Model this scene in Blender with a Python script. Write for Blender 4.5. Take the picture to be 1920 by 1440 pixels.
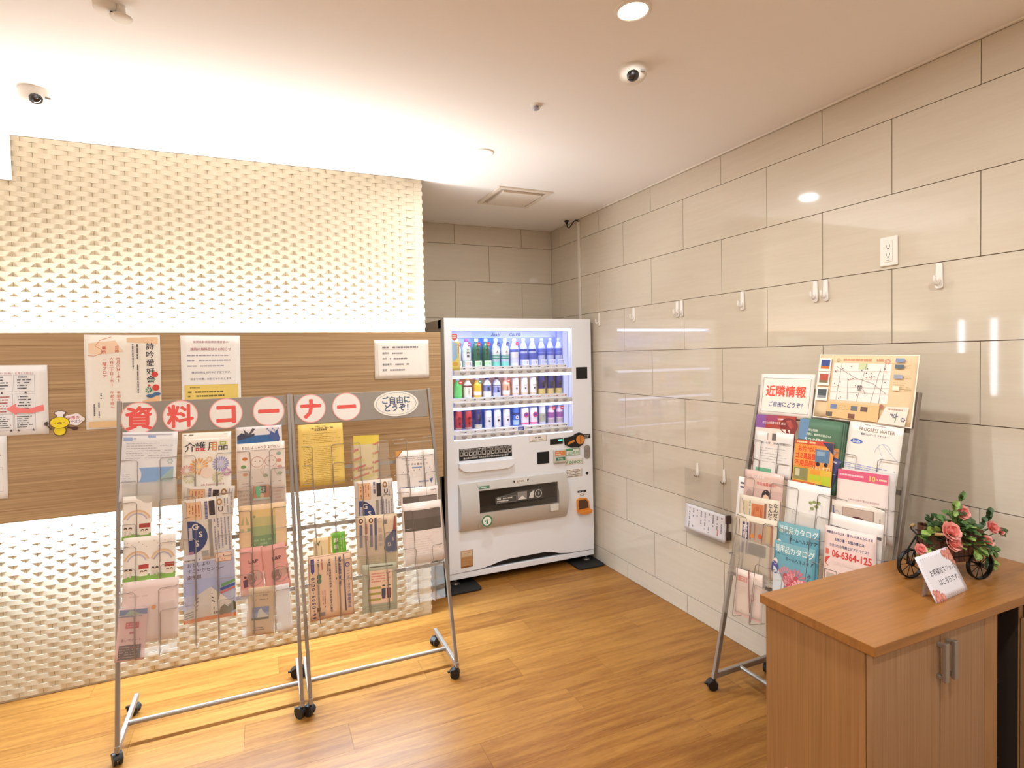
import bpy, bmesh, math, random
from mathutils import Vector, Matrix
random.seed(7)
scene = bpy.context.scene
for o in list(bpy.data.objects):
    bpy.data.objects.remove(o)
COL = scene.collection

# ------------------------------------------------------------------ camera
cam_d = bpy.data.cameras.new('camera')
cam_d.sensor_width = 36.0
cam_d.lens = 36.0 * 1038.513 / 1920.0
cam_d.shift_x = (960.0 - 934.53) / 1920.0
cam_d.shift_y = (697.49 - 720.0) / 1920.0
cam_d.clip_start = 0.05
cam = bpy.data.objects.new('camera', cam_d)
COL.objects.link(cam)
RGT, FWD, UPV = (0.919453, -0.392669, -0.020437), (0.392083, 0.919516, -0.027586), (0.029625, 0.01735, 0.999411)
EYE = (-2.350448, -4.282355, 1.594366)
cam.matrix_world = Matrix(((RGT[0], UPV[0], -FWD[0], EYE[0]), (RGT[1], UPV[1], -FWD[1], EYE[1]),
                           (RGT[2], UPV[2], -FWD[2], EYE[2]), (0, 0, 0, 1)))
scene.camera = cam

# ------------------------------------------------------------------ world, exposure
scene.view_settings.view_transform = 'Standard'
scene.view_settings.look = 'None'
scene.view_settings.gamma = 1.0
scene.view_settings.use_curve_mapping = False
scene.view_settings.exposure = 0.0
scene.cycles.use_denoising = True
scene.cycles.max_bounces = 8
scene.cycles.diffuse_bounces = 5
scene.cycles.glossy_bounces = 4
scene.cycles.transparent_max_bounces = 24
scene.cycles.sample_clamp_indirect = 6.0
scene.cycles.caustics_reflective = False
scene.cycles.caustics_refractive = False
world = bpy.data.worlds.new('world')
scene.world = world
world.use_nodes = True
world.node_tree.nodes['Background'].inputs[0].default_value = (1.0, 0.9, 0.8, 1)
world.node_tree.nodes['Background'].inputs[1].default_value = 0.0

# ------------------------------------------------------------------ lamps of the room
CEIL = 2.681
WOVEN_Y = -0.971
WARM = (0.95, 1.0, 1.0)
def area(name, loc, rot, sx, sy, watts, col, spread=180):
    l = bpy.data.lights.new(name, 'AREA'); l.shape = 'RECTANGLE'; l.size = sx; l.size_y = sy
    l.energy = watts; l.color = col; l.spread = math.radians(spread)
    o = bpy.data.objects.new(name, l); COL.objects.link(o); o.location = loc; o.rotation_euler = rot
    return o
def disc_lamp(name, loc, watts, col):
    l = bpy.data.lights.new(name, 'AREA'); l.shape = 'DISK'; l.size = 0.088; l.energy = watts; l.color = col
    o = bpy.data.objects.new(name, l); COL.objects.link(o); o.location = loc
    return o
# cove strips hidden behind the wooden panel
area('cove_lamp_upper', (-2.47, -1.045, 1.718), (math.radians(180 + 18), 0, 0), 2.10, 0.03, 38.0, (0.96, 0.985, 1.0))
area('cove_lamp_lower', (-2.47, -1.040, 0.896), (math.radians(-22), 0, 0), 2.10, 0.03, 58.0, (0.74, 0.97, 1.18))
DOWNLIGHTS = [(-1.240, -2.821), (-1.236, -1.522), (-1.24, -4.12), (-2.85, -4.12), (-2.85, -5.42), (-1.24, -5.42)]  # entries past the visible pair are unseen, added as room fill
for i, (x, y) in enumerate(DOWNLIGHTS):
    disc_lamp('downlight_lamp', (x, y, CEIL - 0.0062), 15.0 if i < 2 else 19.0, WARM)

# ------------------------------------------------------------------ materials
def lin(c):
    return c / 12.92 if c <= 0.04045 else ((c + 0.055) / 1.055) ** 2.4
def hexcol(h):
    h = h.lstrip('#')
    return tuple(lin(int(h[i:i + 2], 16) / 255.0) for i in (0, 2, 4)) + (1.0,)
MATS = {}
def M(name, h, rough=0.5, metal=0.0, var=0.06, scale=30.0, bump=0.0, spec=0.5, stretch=None, emit=0.0, ecol=None):
    if name in MATS:
        return MATS[name]
    m = bpy.data.materials.new(name); m.use_nodes = True
    nt = m.node_tree; b = nt.nodes['Principled BSDF']
    c = hexcol(h)
    b.inputs['Roughness'].default_value = rough
    b.inputs['Metallic'].default_value = metal
    b.inputs['Specular IOR Level'].default_value = spec
    tc = nt.nodes.new('ShaderNodeTexCoord'); mp = nt.nodes.new('ShaderNodeMapping')
    nt.links.new(tc.outputs['Object'], mp.inputs['Vector'])
    if stretch:
        mp.inputs['Scale'].default_value = stretch
    nz = nt.nodes.new('ShaderNodeTexNoise'); nz.inputs['Scale'].default_value = scale
    nz.inputs['Detail'].default_value = 3.0
    nt.links.new(mp.outputs[0], nz.inputs['Vector'])
    mx = nt.nodes.new('ShaderNodeMix'); mx.data_type = 'RGBA'
    mx.inputs[6].default_value = tuple(x * (1 - var) for x in c[:3]) + (1,)
    mx.inputs[7].default_value = tuple(min(1, x * (1 + var)) for x in c[:3]) + (1,)
    nt.links.new(nz.outputs[0], mx.inputs[0])
    nt.links.new(mx.outputs[2], b.inputs['Base Color'])
    if bump:
        bp = nt.nodes.new('ShaderNodeBump'); bp.inputs['Strength'].default_value = bump
        bp.inputs['Distance'].default_value = 0.002
        nt.links.new(nz.outputs[0], bp.inputs['Height']); nt.links.new(bp.outputs[0], b.inputs['Normal'])
    if emit:
        b.inputs['Emission Color'].default_value = hexcol(ecol or h)
        b.inputs['Emission Strength'].default_value = emit
    MATS[name] = m
    return m
def ink(h):
    return M('print_' + h.lstrip('#').lower(), h, rough=0.55, var=0.03, scale=60)
def glossprint(h):
    return M('glossy_print_' + h.lstrip('#').lower(), h, rough=0.25, var=0.03, scale=60)
def clear(name, h='ffffff', haze=0.0, refl_rough=0.08):
    """clear sheet: straight-through light plus a fresnel gloss, optional milky haze"""
    if name in MATS:
        return MATS[name]
    m = bpy.data.materials.new(name); m.use_nodes = True
    nt = m.node_tree; nt.nodes.clear()
    out = nt.nodes.new('ShaderNodeOutputMaterial'); tr = nt.nodes.new('ShaderNodeBsdfTransparent')
    gl = nt.nodes.new('ShaderNodeBsdfGlossy'); mx = nt.nodes.new('ShaderNodeMixShader')
    lw = nt.nodes.new('ShaderNodeLayerWeight'); lw.inputs[0].default_value = 0.5
    pw = nt.nodes.new('ShaderNodeMath'); pw.operation = 'POWER'; pw.inputs[1].default_value = 5.0
    fr = nt.nodes.new('ShaderNodeMath'); fr.operation = 'MULTIPLY_ADD'; fr.inputs[1].default_value = 0.7; fr.inputs[2].default_value = 0.04
    nt.links.new(lw.outputs['Facing'], pw.inputs[0]); nt.links.new(pw.outputs[0], fr.inputs[0])
    tr.inputs[0].default_value = hexcol(h); gl.inputs['Roughness'].default_value = refl_rough
    nt.links.new(fr.outputs[0], mx.inputs[0])
    src = tr
    if haze:
        df = nt.nodes.new('ShaderNodeBsdfTranslucent'); df.inputs[0].default_value = hexcol('e9e4dc')
        d2 = nt.nodes.new('ShaderNodeBsdfDiffuse'); d2.inputs[0].default_value = hexcol('d9d2c8')
        m3 = nt.nodes.new('ShaderNodeMixShader'); m3.inputs[0].default_value = 0.5
        nt.links.new(df.outputs[0], m3.inputs[1]); nt.links.new(d2.outputs[0], m3.inputs[2])
        m2 = nt.nodes.new('ShaderNodeMixShader'); m2.inputs[0].default_value = haze
        nt.links.new(tr.outputs[0], m2.inputs[1]); nt.links.new(m3.outputs[0], m2.inputs[2])
        src = m2
    nt.links.new(src.outputs[0], mx.inputs[1]); nt.links.new(gl.outputs[0], mx.inputs[2])
    nt.links.new(mx.outputs[0], out.inputs[0])
    MATS[name] = m
    return m
def wood(name, dark, light, scale=(1, 1, 1), rough=0.4, wave=6.0, rnd=0.0, fine=60.0, bump=0.05, contrast=(0.3, 0.7), spec=0.5):
    """grain runs along the axis with the small scale factor; rnd shifts tone and pattern per piece"""
    if name in MATS:
        return MATS[name]
    m = bpy.data.materials.new(name); m.use_nodes = True
    nt = m.node_tree; b = nt.nodes['Principled BSDF']; b.inputs['Roughness'].default_value = rough
    b.inputs['Specular IOR Level'].default_value = spec
    tc = nt.nodes.new('ShaderNodeTexCoord'); mp = nt.nodes.new('ShaderNodeMapping'); mp.inputs['Scale'].default_value = scale
    nt.links.new(tc.outputs['Object'], mp.inputs['Vector'])
    oi = nt.nodes.new('ShaderNodeObjectInfo')
    if rnd:
        cx = nt.nodes.new('ShaderNodeCombineXYZ'); mu = nt.nodes.new('ShaderNodeMath'); mu.operation = 'MULTIPLY'
        mu.inputs[1].default_value = 40.0
        nt.links.new(oi.outputs['Random'], mu.inputs[0])
        for k in range(3):
            nt.links.new(mu.outputs[0], cx.inputs[k])
        nt.links.new(cx.outputs[0], mp.inputs['Location'])
    n1 = nt.nodes.new('ShaderNodeTexNoise'); n1.inputs['Scale'].default_value = wave; n1.inputs['Detail'].default_value = 4; n1.inputs['Distortion'].default_value = 0.6
    n2 = nt.nodes.new('ShaderNodeTexNoise'); n2.inputs['Scale'].default_value = fine; n2.inputs['Detail'].default_value = 2
    for n in (n1, n2):
        nt.links.new(mp.outputs[0], n.inputs['Vector'])
    ad = nt.nodes.new('ShaderNodeMath'); ad.operation = 'MULTIPLY_ADD'; ad.inputs[1].default_value = 0.35
    nt.links.new(n2.outputs[0], ad.inputs[0])
    sc = nt.nodes.new('ShaderNodeMath'); sc.operation = 'MULTIPLY'; sc.inputs[1].default_value = 0.65
    nt.links.new(n1.outputs[0], sc.inputs[0]); nt.links.new(sc.outputs[0], ad.inputs[2])
    fac = ad.outputs[0]
    if rnd:
        a2 = nt.nodes.new('ShaderNodeMath'); a2.operation = 'MULTIPLY_ADD'; a2.inputs[1].default_value = rnd
        s2 = nt.nodes.new('ShaderNodeMath'); s2.operation = 'SUBTRACT'; s2.inputs[1].default_value = 0.5
        nt.links.new(oi.outputs['Random'], s2.inputs[0]); nt.links.new(s2.outputs[0], a2.inputs[0]); nt.links.new(fac, a2.inputs[2])
        fac = a2.outputs[0]
    cr = nt.nodes.new('ShaderNodeValToRGB')
    cr.color_ramp.elements[0].position = contrast[0]; cr.color_ramp.elements[0].color = hexcol(dark)
    cr.color_ramp.elements[1].position = contrast[1]; cr.color_ramp.elements[1].color = hexcol(light)
    nt.links.new(fac, cr.inputs[0]); nt.links.new(cr.outputs[0], b.inputs['Base Color'])
    if bump:
        bp = nt.nodes.new('ShaderNodeBump'); bp.inputs['Strength'].default_value = bump; bp.inputs['Distance'].default_value = 0.001
        nt.links.new(n2.outputs[0], bp.inputs['Height']); nt.links.new(bp.outputs[0], b.inputs['Normal'])
    MATS[name] = m
    return m
def glow(name, h, strength):
    if name in MATS:
        return MATS[name]
    m = bpy.data.materials.new(name); m.use_nodes = True
    nt = m.node_tree; nt.nodes.clear()
    out = nt.nodes.new('ShaderNodeOutputMaterial'); em = nt.nodes.new('ShaderNodeEmission')
    em.inputs[0].default_value = hexcol(h); em.inputs[1].default_value = strength
    nt.links.new(em.outputs[0], out.inputs[0])
    MATS[name] = m
    return m

# ------------------------------------------------------------------ object helpers
def tag(o, label=None, cat=None, group=None, kind=None):
    if label: o['label'] = label
    if cat: o['category'] = cat
    if group: o['group'] = group
    if kind: o['kind'] = kind
    return o
def thing(name, label, cat, loc, rotz=0.0, group=None):
    o = bpy.data.objects.new(name, None); COL.objects.link(o)
    o.empty_display_size = 0.05
    o.location = loc; o.rotation_euler = (0, 0, rotz)
    return tag(o, label, cat, group)
class MB:
    """collects geometry, then links it as ONE mesh object"""
    def __init__(self):
        self.v = []; self.f = []; self.mi = []; self.mats = []; self.sm = []
    def _m(self, m):
        if m not in self.mats: self.mats.append(m)
        return self.mats.index(m)
    def add(self, vs, fs, m, smooth=False):
        k = len(self.v); i = self._m(m)
        self.v += [tuple(p) for p in vs]
        for f in fs:
            self.f.append([a + k for a in f]); self.mi.append(i); self.sm.append(smooth)
        return self
    def box(self, x0, y0, z0, x1, y1, z1, m):
        x0, x1 = min(x0, x1), max(x0, x1); y0, y1 = min(y0, y1), max(y0, y1); z0, z1 = min(z0, z1), max(z0, z1)
        vs = [(x0, y0, z0), (x1, y0, z0), (x1, y1, z0), (x0, y1, z0), (x0, y0, z1), (x1, y0, z1), (x1, y1, z1), (x0, y1, z1)]
        return self.add(vs, [(0, 3, 2, 1), (4, 5, 6, 7), (0, 1, 5, 4), (1, 2, 6, 5), (2, 3, 7, 6), (3, 0, 4, 7)], m)
    def ring(self, c, ax, r, seg, up=None):
        ax = Vector(ax).normalized(); a = ax.orthogonal() if up is None else Vector(up)
        a = (a - ax * a.dot(ax)).normalized(); b = ax.cross(a)
        c = Vector(c)
        return [c + (a * math.cos(2 * math.pi * i / seg) + b * math.sin(2 * math.pi * i / seg)) * r for i in range(seg)]
    def cyl(self, p0, p1, r0, m, r1=None, seg=12, smooth=True):
        r1 = r0 if r1 is None else r1
        ax = Vector(p1) - Vector(p0)
        A = self.ring(p0, ax, r0, seg); Bv = self.ring(p1, ax, r1, seg)
        self.add(A + Bv, [(i, (i + 1) % seg, seg + (i + 1) % seg, seg + i) for i in range(seg)], m, smooth)
        self.add(A, [tuple(range(seg - 1, -1, -1))], m); self.add(Bv, [tuple(range(seg))], m)
        return self
    def tube(self, pts, r, m, seg=6, closed=False):
        pts = [Vector(p) for p in pts]; n = len(pts)
        rings = []; up = None
        for i, p in enumerate(pts):
            a = pts[(i - 1) % n] if (closed or i > 0) else p
            b = pts[(i + 1) % n] if (closed or i < n - 1) else p
            t = (b - a).normalized()
            if up is None: up = t.orthogonal()
            up = (up - t * up.dot(t)).normalized()
            rr = r[i] if isinstance(r, (list, tuple)) else r
            rings.append(self.ring(p, t, rr, seg, up))
        vs = [q for R_ in rings for q in R_]; fs = []
        for i in range(n if closed else n - 1):
            j = (i + 1) % n
            fs += [(i * seg + k, i * seg + (k + 1) % seg, j * seg + (k + 1) % seg, j * seg + k) for k in range(seg)]
        self.add(vs, fs, m, True)
        if not closed:
            self.add(rings[0], [tuple(range(seg - 1, -1, -1))], m); self.add(rings[-1], [tuple(range(seg))], m)
        return self
    def lathe(self, prof, m, c=(0, 0, 0), seg=14, smooth=True, sx=1.0, sy=1.0, caps=True):
        vs = []; n = len(prof)
        for r, z in prof:
            vs += [(c[0] + r * sx * math.cos(2 * math.pi * k / seg), c[1] + r * sy * math.sin(2 * math.pi * k / seg), c[2] + z) for k in range(seg)]
        fs = [(i * seg + k, i * seg + (k + 1) % seg, (i + 1) * seg + (k + 1) % seg, (i + 1) * seg + k) for i in range(n - 1) for k in range(seg)]
        self.add(vs, fs, m, smooth)
        if caps and prof[0][0] > 1e-5: self.add(vs[:seg], [tuple(range(seg - 1, -1, -1))], m)
        if caps and prof[-1][0] > 1e-5: self.add(vs[-seg:], [tuple(range(seg))], m)
        return self
    def ball(self, c, rx, ry, rz, m, seg=12, rows=8):
        prof = [(max(1e-6, math.sin(math.pi * i / rows)), -math.cos(math.pi * i / rows)) for i in range(rows + 1)]
        vs = []
        for r, z in prof:
            vs += [(c[0] + r * rx * math.cos(2 * math.pi * k / seg), c[1] + r * ry * math.sin(2 * math.pi * k / seg), c[2] + z * rz) for k in range(seg)]
        return self.add(vs, [(i * seg + k, i * seg + (k + 1) % seg, (i + 1) * seg + (k + 1) % seg, (i + 1) * seg + k) for i in range(rows) for k in range(seg)], m, True)
    def prism(self, poly, fn, d0, d1, m):
        """poly of 2D points, fn(a,b,d) -> 3D, extruded from depth d0 to d1"""
        n = len(poly)
        vs = [fn(a, b, d0) for a, b in poly] + [fn(a, b, d1) for a, b in poly]
        return self.add(vs, [tuple(range(n - 1, -1, -1)), tuple(range(n, 2 * n))] + [(i, (i + 1) % n, n + (i + 1) % n, n + i) for i in range(n)], m)
    def map(self, fn):
        self.v = [tuple(fn(*p)) for p in self.v]; return self
    def mesh(self, name):
        me = bpy.data.meshes.new(name); me.from_pydata(self.v, [], self.f)
        for m in self.mats: me.materials.append(m)
        me.polygons.foreach_set('material_index', self.mi); me.polygons.foreach_set('use_smooth', self.sm)
        me.update(); return me
    def build(self, name, parent=None, bevel=0.0, fix=True, off=None):
        if off is None and parent is not None:
            off = parent.get('_o')
        if off is not None:
            self.v = [(p[0] - off[0], p[1] - off[1], p[2] - off[2]) for p in self.v]
        me = self.mesh(name)
        if fix:
            bm = bmesh.new(); bm.from_mesh(me); bmesh.ops.recalc_face_normals(bm, faces=bm.faces); bm.to_mesh(me); bm.free()
        o = bpy.data.objects.new(name, me); COL.objects.link(o)
        if parent: o.parent = parent
        if bevel:
            md = o.modifiers.new('bevel', 'BEVEL'); md.width = bevel; md.segments = 2; md.limit_method = 'ANGLE'; md.angle_limit = math.radians(40)
        return o
ROOTS = []
def root(name, label, cat, loc, rotz=0.0, group=None, local=False):
    """thing whose parts are written in world coordinates (unless local)"""
    o = thing(name, label, cat, loc, rotz, group)
    o['_o'] = (0.0, 0.0, 0.0) if local else tuple(loc); ROOTS.append(o)
    return o
def sub(parent_part):
    """let a part act as the parent of sub-parts given in the same coordinates"""
    parent_part['_o'] = parent_part.parent['_o'] if parent_part.parent else (0.0, 0.0, 0.0); ROOTS.append(parent_part)
    return parent_part
def copy_tree(o, parent=None):
    c = o.copy(); COL.objects.link(c)
    if parent: c.parent = parent
    for ch in list(o.children): copy_tree(ch, c)
    return c

# ------------------------------------------------------------------ lettering
TEXT = {}
def glyphs(s, bold=0.0):
    k = (s, bold)
    if k not in TEXT:
        cu = bpy.data.curves.new('lettering', 'FONT'); cu.body = s; cu.size = 1.0; cu.offset = bold; cu.resolution_u = 2
        ob = bpy.data.objects.new('lettering', cu)
        me = bpy.data.meshes.new_from_object(ob)
        vs = [(v.co.x, v.co.y) for v in me.vertices]; fs = [tuple(p.vertices) for p in me.polygons]
        bpy.data.objects.remove(ob); bpy.data.curves.remove(cu); bpy.data.meshes.remove(me)
        if vs:
            x0 = min(p[0] for p in vs); x1 = max(p[0] for p in vs); y0 = min(p[1] for p in vs); y1 = max(p[1] for p in vs)
        else:
            x0 = x1 = y0 = y1 = 0
        TEXT[k] = (vs, fs, x0, x1, y0, y1)
    return TEXT[k]
class Sheet:
    """printed sheet w x h metres; u to the right, v downwards, both 0..1. Flat print is laid on the bent sheet."""
    def __init__(self, w, h, base='f3efe8', bend=None, thick=0.0012, gloss=False, nx=10, ny=8, outline=None):
        self.w, self.h, self.bend, self.thick = w, h, bend or (lambda x, y: 0.0), thick
        self.base = base; self.layers = []; self.nx, self.ny = nx, ny; self.outline = outline
        self.ink = glossprint if gloss else ink
        self.rng = random.Random(int(w * 7919 + h * 104729 * 10))
    def P(self, u, v): return ((u - 0.5) * self.w, (0.5 - v) * self.h)
    def raw(self, pts, faces, col): self.layers.append((pts, faces, col)); return self
    def rect(self, u0, v0, u1, v1, col):
        n = max(1, int(abs(u1 - u0) * 10)); m = max(1, int(abs(v1 - v0) * 8)); pts = []
        for j in range(m + 1):
            for i in range(n + 1): pts.append(self.P(u0 + (u1 - u0) * i / n, v0 + (v1 - v0) * j / m))
        return self.raw(pts, [(j * (n + 1) + i, (j + 1) * (n + 1) + i, (j + 1) * (n + 1) + i + 1, j * (n + 1) + i + 1) for j in range(m) for i in range(n)], col)
    def poly(self, uv, col): return self.raw([self.P(*p) for p in uv], [tuple(range(len(uv)))], col)
    def ell(self, u, v, ru, rv=None, col='000000', seg=20, a0=0, a1=360):
        rv = ru * self.w / self.h if rv is None else rv
        full = a1 - a0 >= 360
        k = seg if full else seg + 1
        pts = [self.P(u + ru * math.cos(math.radians(a0 + (a1 - a0) * i / seg)), v - rv * math.sin(math.radians(a0 + (a1 - a0) * i / seg))) for i in range(k)]
        return self.raw(pts, [tuple(range(len(pts)))], col)
    def ring(self, u, v, ru, rv, t, col, seg=24, a0=0, a1=360):
        pts = []; fs = []
        for i in range(seg + 1):
            a = math.radians(a0 + (a1 - a0) * i / seg)
            pts += [self.P(u + ru * math.cos(a), v - rv * math.sin(a)), self.P(u + ru * (1 - t) * math.cos(a), v - rv * (1 - t) * math.sin(a))]
        for i in range(seg): fs.append((2 * i, 2 * i + 2, 2 * i + 3, 2 * i + 1))
        return self.raw(pts, fs, col)
    def line(self, uv, t, col):
        """open polyline, thickness t in metres"""
        P = [Vector(self.P(*p)) for p in uv]; pts = []; fs = []
        for a, b in zip(P[:-1], P[1:]):
            d = (b - a)
            if d.length < 1e-6: continue
            nrm = Vector((-d.y, d.x)).normalized() * t / 2; k = len(pts)
            n = max(1, int(d.length / 0.03))
            for i in range(n + 1):
                q = a + d * i / n; pts += [tuple(q + nrm), tuple(q - nrm)]
            fs += [(k + 2 * i, k + 2 * i + 1, k + 2 * i + 3, k + 2 * i + 2) for i in range(n)]
        return self.raw(pts, fs, col)
    def frame(self, u0, v0, u1, v1, t, col):
        for a, b in (((u0, v0), (u1, v0)), ((u1, v0), (u1, v1)), ((u1, v1), (u0, v1)), ((u0, v1), (u0, v0))): self.line([a, b], t, col)
        return self
    def text(self, s, u, v, size, col, bold=0.0, align='C', sx=1.0, rot=0.0, vertical=False, pitch=1.08, slant=0.0, part=None):
        """size = letter height in metres; (u,v) = centre (or left end) of the line"""
        if vertical:
            x, y = self.P(u, v)
            for i, ch in enumerate(s):
                if ch not in ' 　':
                    self.text(ch, u, v + i * size * pitch / self.h, size, col, bold, 'C', sx, 0)
            return self
        vs, fs, x0, x1, y0, y1 = glyphs(s, 0.0)
        if not vs: return self
        if part: fs = [f for f in fs if part(sum(vs[i][0] for i in f) / len(f) / max(x1, 1e-6), sum(vs[i][1] for i in f) / len(f))]
        if bold > 0.003:                                   # heavier stroke: copies shifted round the letter
            k = 12 if bold > .035 else 6; bv, bf = [], []
            for i in range(k):
                a = 2 * math.pi * i / k; q = len(bv)
                bv += [(x + bold * math.cos(a), y + bold * math.sin(a), i * 6e-6) for x, y in vs]; bf += [tuple(j + q for j in f) for f in fs]
            vs, fs = bv, bf
        cx, cy = self.P(u, v); xc = (x0 + x1) / 2 if align == 'C' else x0; yc = 0.36
        ca, sa = math.cos(math.radians(rot)), math.sin(math.radians(rot)); pts = []
        for q in vs:
            x, y = q[0], q[1]; dz = q[2] if len(q) > 2 else 0.0
            a = ((x - xc) + slant * (y - yc)) * size * sx; b = (y - yc) * size
            pts.append((cx + a * ca - b * sa, cy + a * sa + b * ca, dz))
        return self.raw(pts, fs, col)
    def scribble(self, u0, v0, u1, v1, rows, col, vertical=False, dens=0.8, th=0.45, head=False):
        """lines of print too small to read: broken dashes"""
        pts = []; fs = []
        L = (u1 - u0) if not vertical else (v1 - v0); W = (v1 - v0) if not vertical else (u1 - u0)
        for r in range(rows):
            c = (r + 0.5) / rows * W; hh = W / rows * th / 2; x = 0.0; end = L * self.rng.uniform(0.6, 1.0)
            while x < end:
                d = L * self.rng.uniform(0.03, 0.10); e = min(x + d, end)
                if self.rng.random() < dens:
                    q = [(u0 + x, v0 + c - hh), (u0 + e, v0 + c - hh), (u0 + e, v0 + c + hh), (u0 + x, v0 + c + hh)] if not vertical else \
                        [(u1 - c - hh, v0 + x), (u1 - c + hh, v0 + x), (u1 - c + hh, v0 + e), (u1 - c - hh, v0 + e)]
                    k = len(pts); pts += [self.P(*p) for p in q]; fs.append((k, k + 1, k + 2, k + 3))
                x = e + L * 0.012
        return self.raw(pts, fs, col)
    def flower(self, u, v, r, col, n=12, core=None):
        """little radiating blossom, r in metres"""
        cx, cy = self.P(u, v); pts = []; fs = []
        for i in range(n):
            a = 2 * math.pi * i / n; d = math.pi / n * 0.75; k = len(pts)
            pts += [(cx + r * .25 * math.cos(a), cy + r * .25 * math.sin(a)), (cx + r * .8 * math.cos(a - d), cy + r * .8 * math.sin(a - d)),
                    (cx + r * math.cos(a), cy + r * math.sin(a)), (cx + r * .8 * math.cos(a + d), cy + r * .8 * math.sin(a + d))]
            fs.append((k, k + 1, k + 2, k + 3))
        self.raw(pts, fs, col)
        if core: self.ell(u, v, r * .3 / self.w, r * .3 / self.h, core, 10)
        return self
    def mb(self):
        b = MB(); nx, ny, th = self.nx, self.ny, self.thick
        if self.outline:                                           # cut-out shape instead of a rectangle
            pts = [self.P(*p) for p in self.outline]; n = len(pts)
            vs = [(x, y, self.bend(x, y)) for x, y in pts] + [(x, y, self.bend(x, y) - th) for x, y in pts]
            b.add(vs, [tuple(range(n)), tuple(range(2 * n - 1, n - 1, -1))] + [(i, n + i, n + (i + 1) % n, (i + 1) % n) for i in range(n)], self.ink(self.base))
        else:
            vs = []
            for s in (0, 1):
                for j in range(ny + 1):
                    for i in range(nx + 1):
                        x, y = self.P(i / nx, j / ny); vs.append((x, y, self.bend(x, y) - s * th))
            K = (nx + 1) * (ny + 1); fs = []
            for j in range(ny):
                for i in range(nx):
                    a = j * (nx + 1) + i; q = (a, a + nx + 1, a + nx + 2, a + 1)
                    fs.append(q); fs.append(tuple(K + t for t in reversed(q)))
            rim = [i for i in range(nx + 1)] + [j * (nx + 1) + nx for j in range(1, ny + 1)] + [ny * (nx + 1) + i for i in range(nx - 1, -1, -1)] + [j * (nx + 1) for j in range(ny - 1, 0, -1)]
            for i in range(len(rim)):
                p, q = rim[i], rim[(i + 1) % len(rim)]; fs.append((p, q, K + q, K + p))
            b.add(vs, fs, self.ink(self.base), True)
        for k, (pts, fs, col) in enumerate(self.layers):
            z = 0.00025 + 0.00008 * k
            b.add([(p[0], p[1], self.bend(p[0], p[1]) + z + (p[2] if len(p) > 2 else 0.0)) for p in pts], fs, self.ink(col) if isinstance(col, str) else col)
        return b
class Plane:
    def __init__(self, O, u, v):
        self.O = Vector(O); self.u = Vector(u).normalized(); v = Vector(v); self.v = (v - self.u * v.dot(self.u)).normalized(); self.n = self.u.cross(self.v)
    def at(self, s, t, n=0.0): return self.O + self.u * s + self.v * t + self.n * n
    def mat(self, s, t, n=0.0, roll=0.0):
        p = self.at(s, t, n)
        m = Matrix(((self.u.x, self.v.x, self.n.x, p.x), (self.u.y, self.v.y, self.n.y, p.y), (self.u.z, self.v.z, self.n.z, p.z), (0, 0, 0, 1)))
        return m @ Matrix.Rotation(math.radians(roll), 4, 'Z')
def place(sheet, name, label, cat, pl, s, t, n, roll=0.0, group=None, pitch=0.0):
    o = sheet.mb().build(name, fix=False)
    o.matrix_world = pl.mat(s, t, n, roll) @ Matrix.Rotation(math.radians(pitch), 4, 'X')
    return tag(o, label, cat, group)
def bulge(a, w): return lambda x, y: a * (1 - (2 * x / w) ** 2)
def vfold(a, w, c=0.0): return lambda x, y: -a * (1 - abs(2 * (x - c) / w))
def curl(a, h, b=0.0, w=1.0): return lambda x, y: a * max(0.0, y / h + 0.1) ** 2 + b * (1 - (2 * x / w) ** 2)
# ================================================================== SETTING
SKIRT = 0.1153                     # height of the lowest, cut tile row
TILE_W, TILE_H, GAP = 0.6, 0.3, 0.003
XL, YF = -3.95, -7.2               # far left wall, wall behind the photographer
LEFT_END = -1.42                   # right-hand end of the woven wall
m_plank = wood('floor_plank_wood', '7e4d1f', 'ae7a3a', scale=(1.3, 16, 16), rough=0.36, spec=0.22, wave=2.2, rnd=0.16, fine=22, contrast=(0.30, 0.72), bump=0.03)
m_under = M('floor_joint', '6e421c', 0.7)
m_ceil = M('ceiling_paint', 'f4f0ec', 0.9, var=0.01, scale=3, spec=0.2)
m_plain = M('wall_paint', 'e9e0d4', 0.9, var=0.02, scale=4, spec=0.2)
m_grout = M('tile_joint', '7a5a3c', 0.9)
m_woven = M('woven_relief_tile', 'cbbea7', 0.75, var=0.04, scale=8, spec=0.25)
m_tile = wood('wall_tile_glazed', 'ccbfac', 'd2c6b4', scale=(6, 0.9, 14), rough=0.045, wave=2.6, rnd=0.10, fine=16, contrast=(0.32, 0.68), bump=0.0, spec=0.75)
m_tileb = wood('wall_tile_glazed_back', 'ccbfac', 'd2c6b4', scale=(0.9, 6, 14), rough=0.045, wave=2.6, rnd=0.10, fine=16, contrast=(0.32, 0.68), bump=0.0, spec=0.75)

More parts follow.
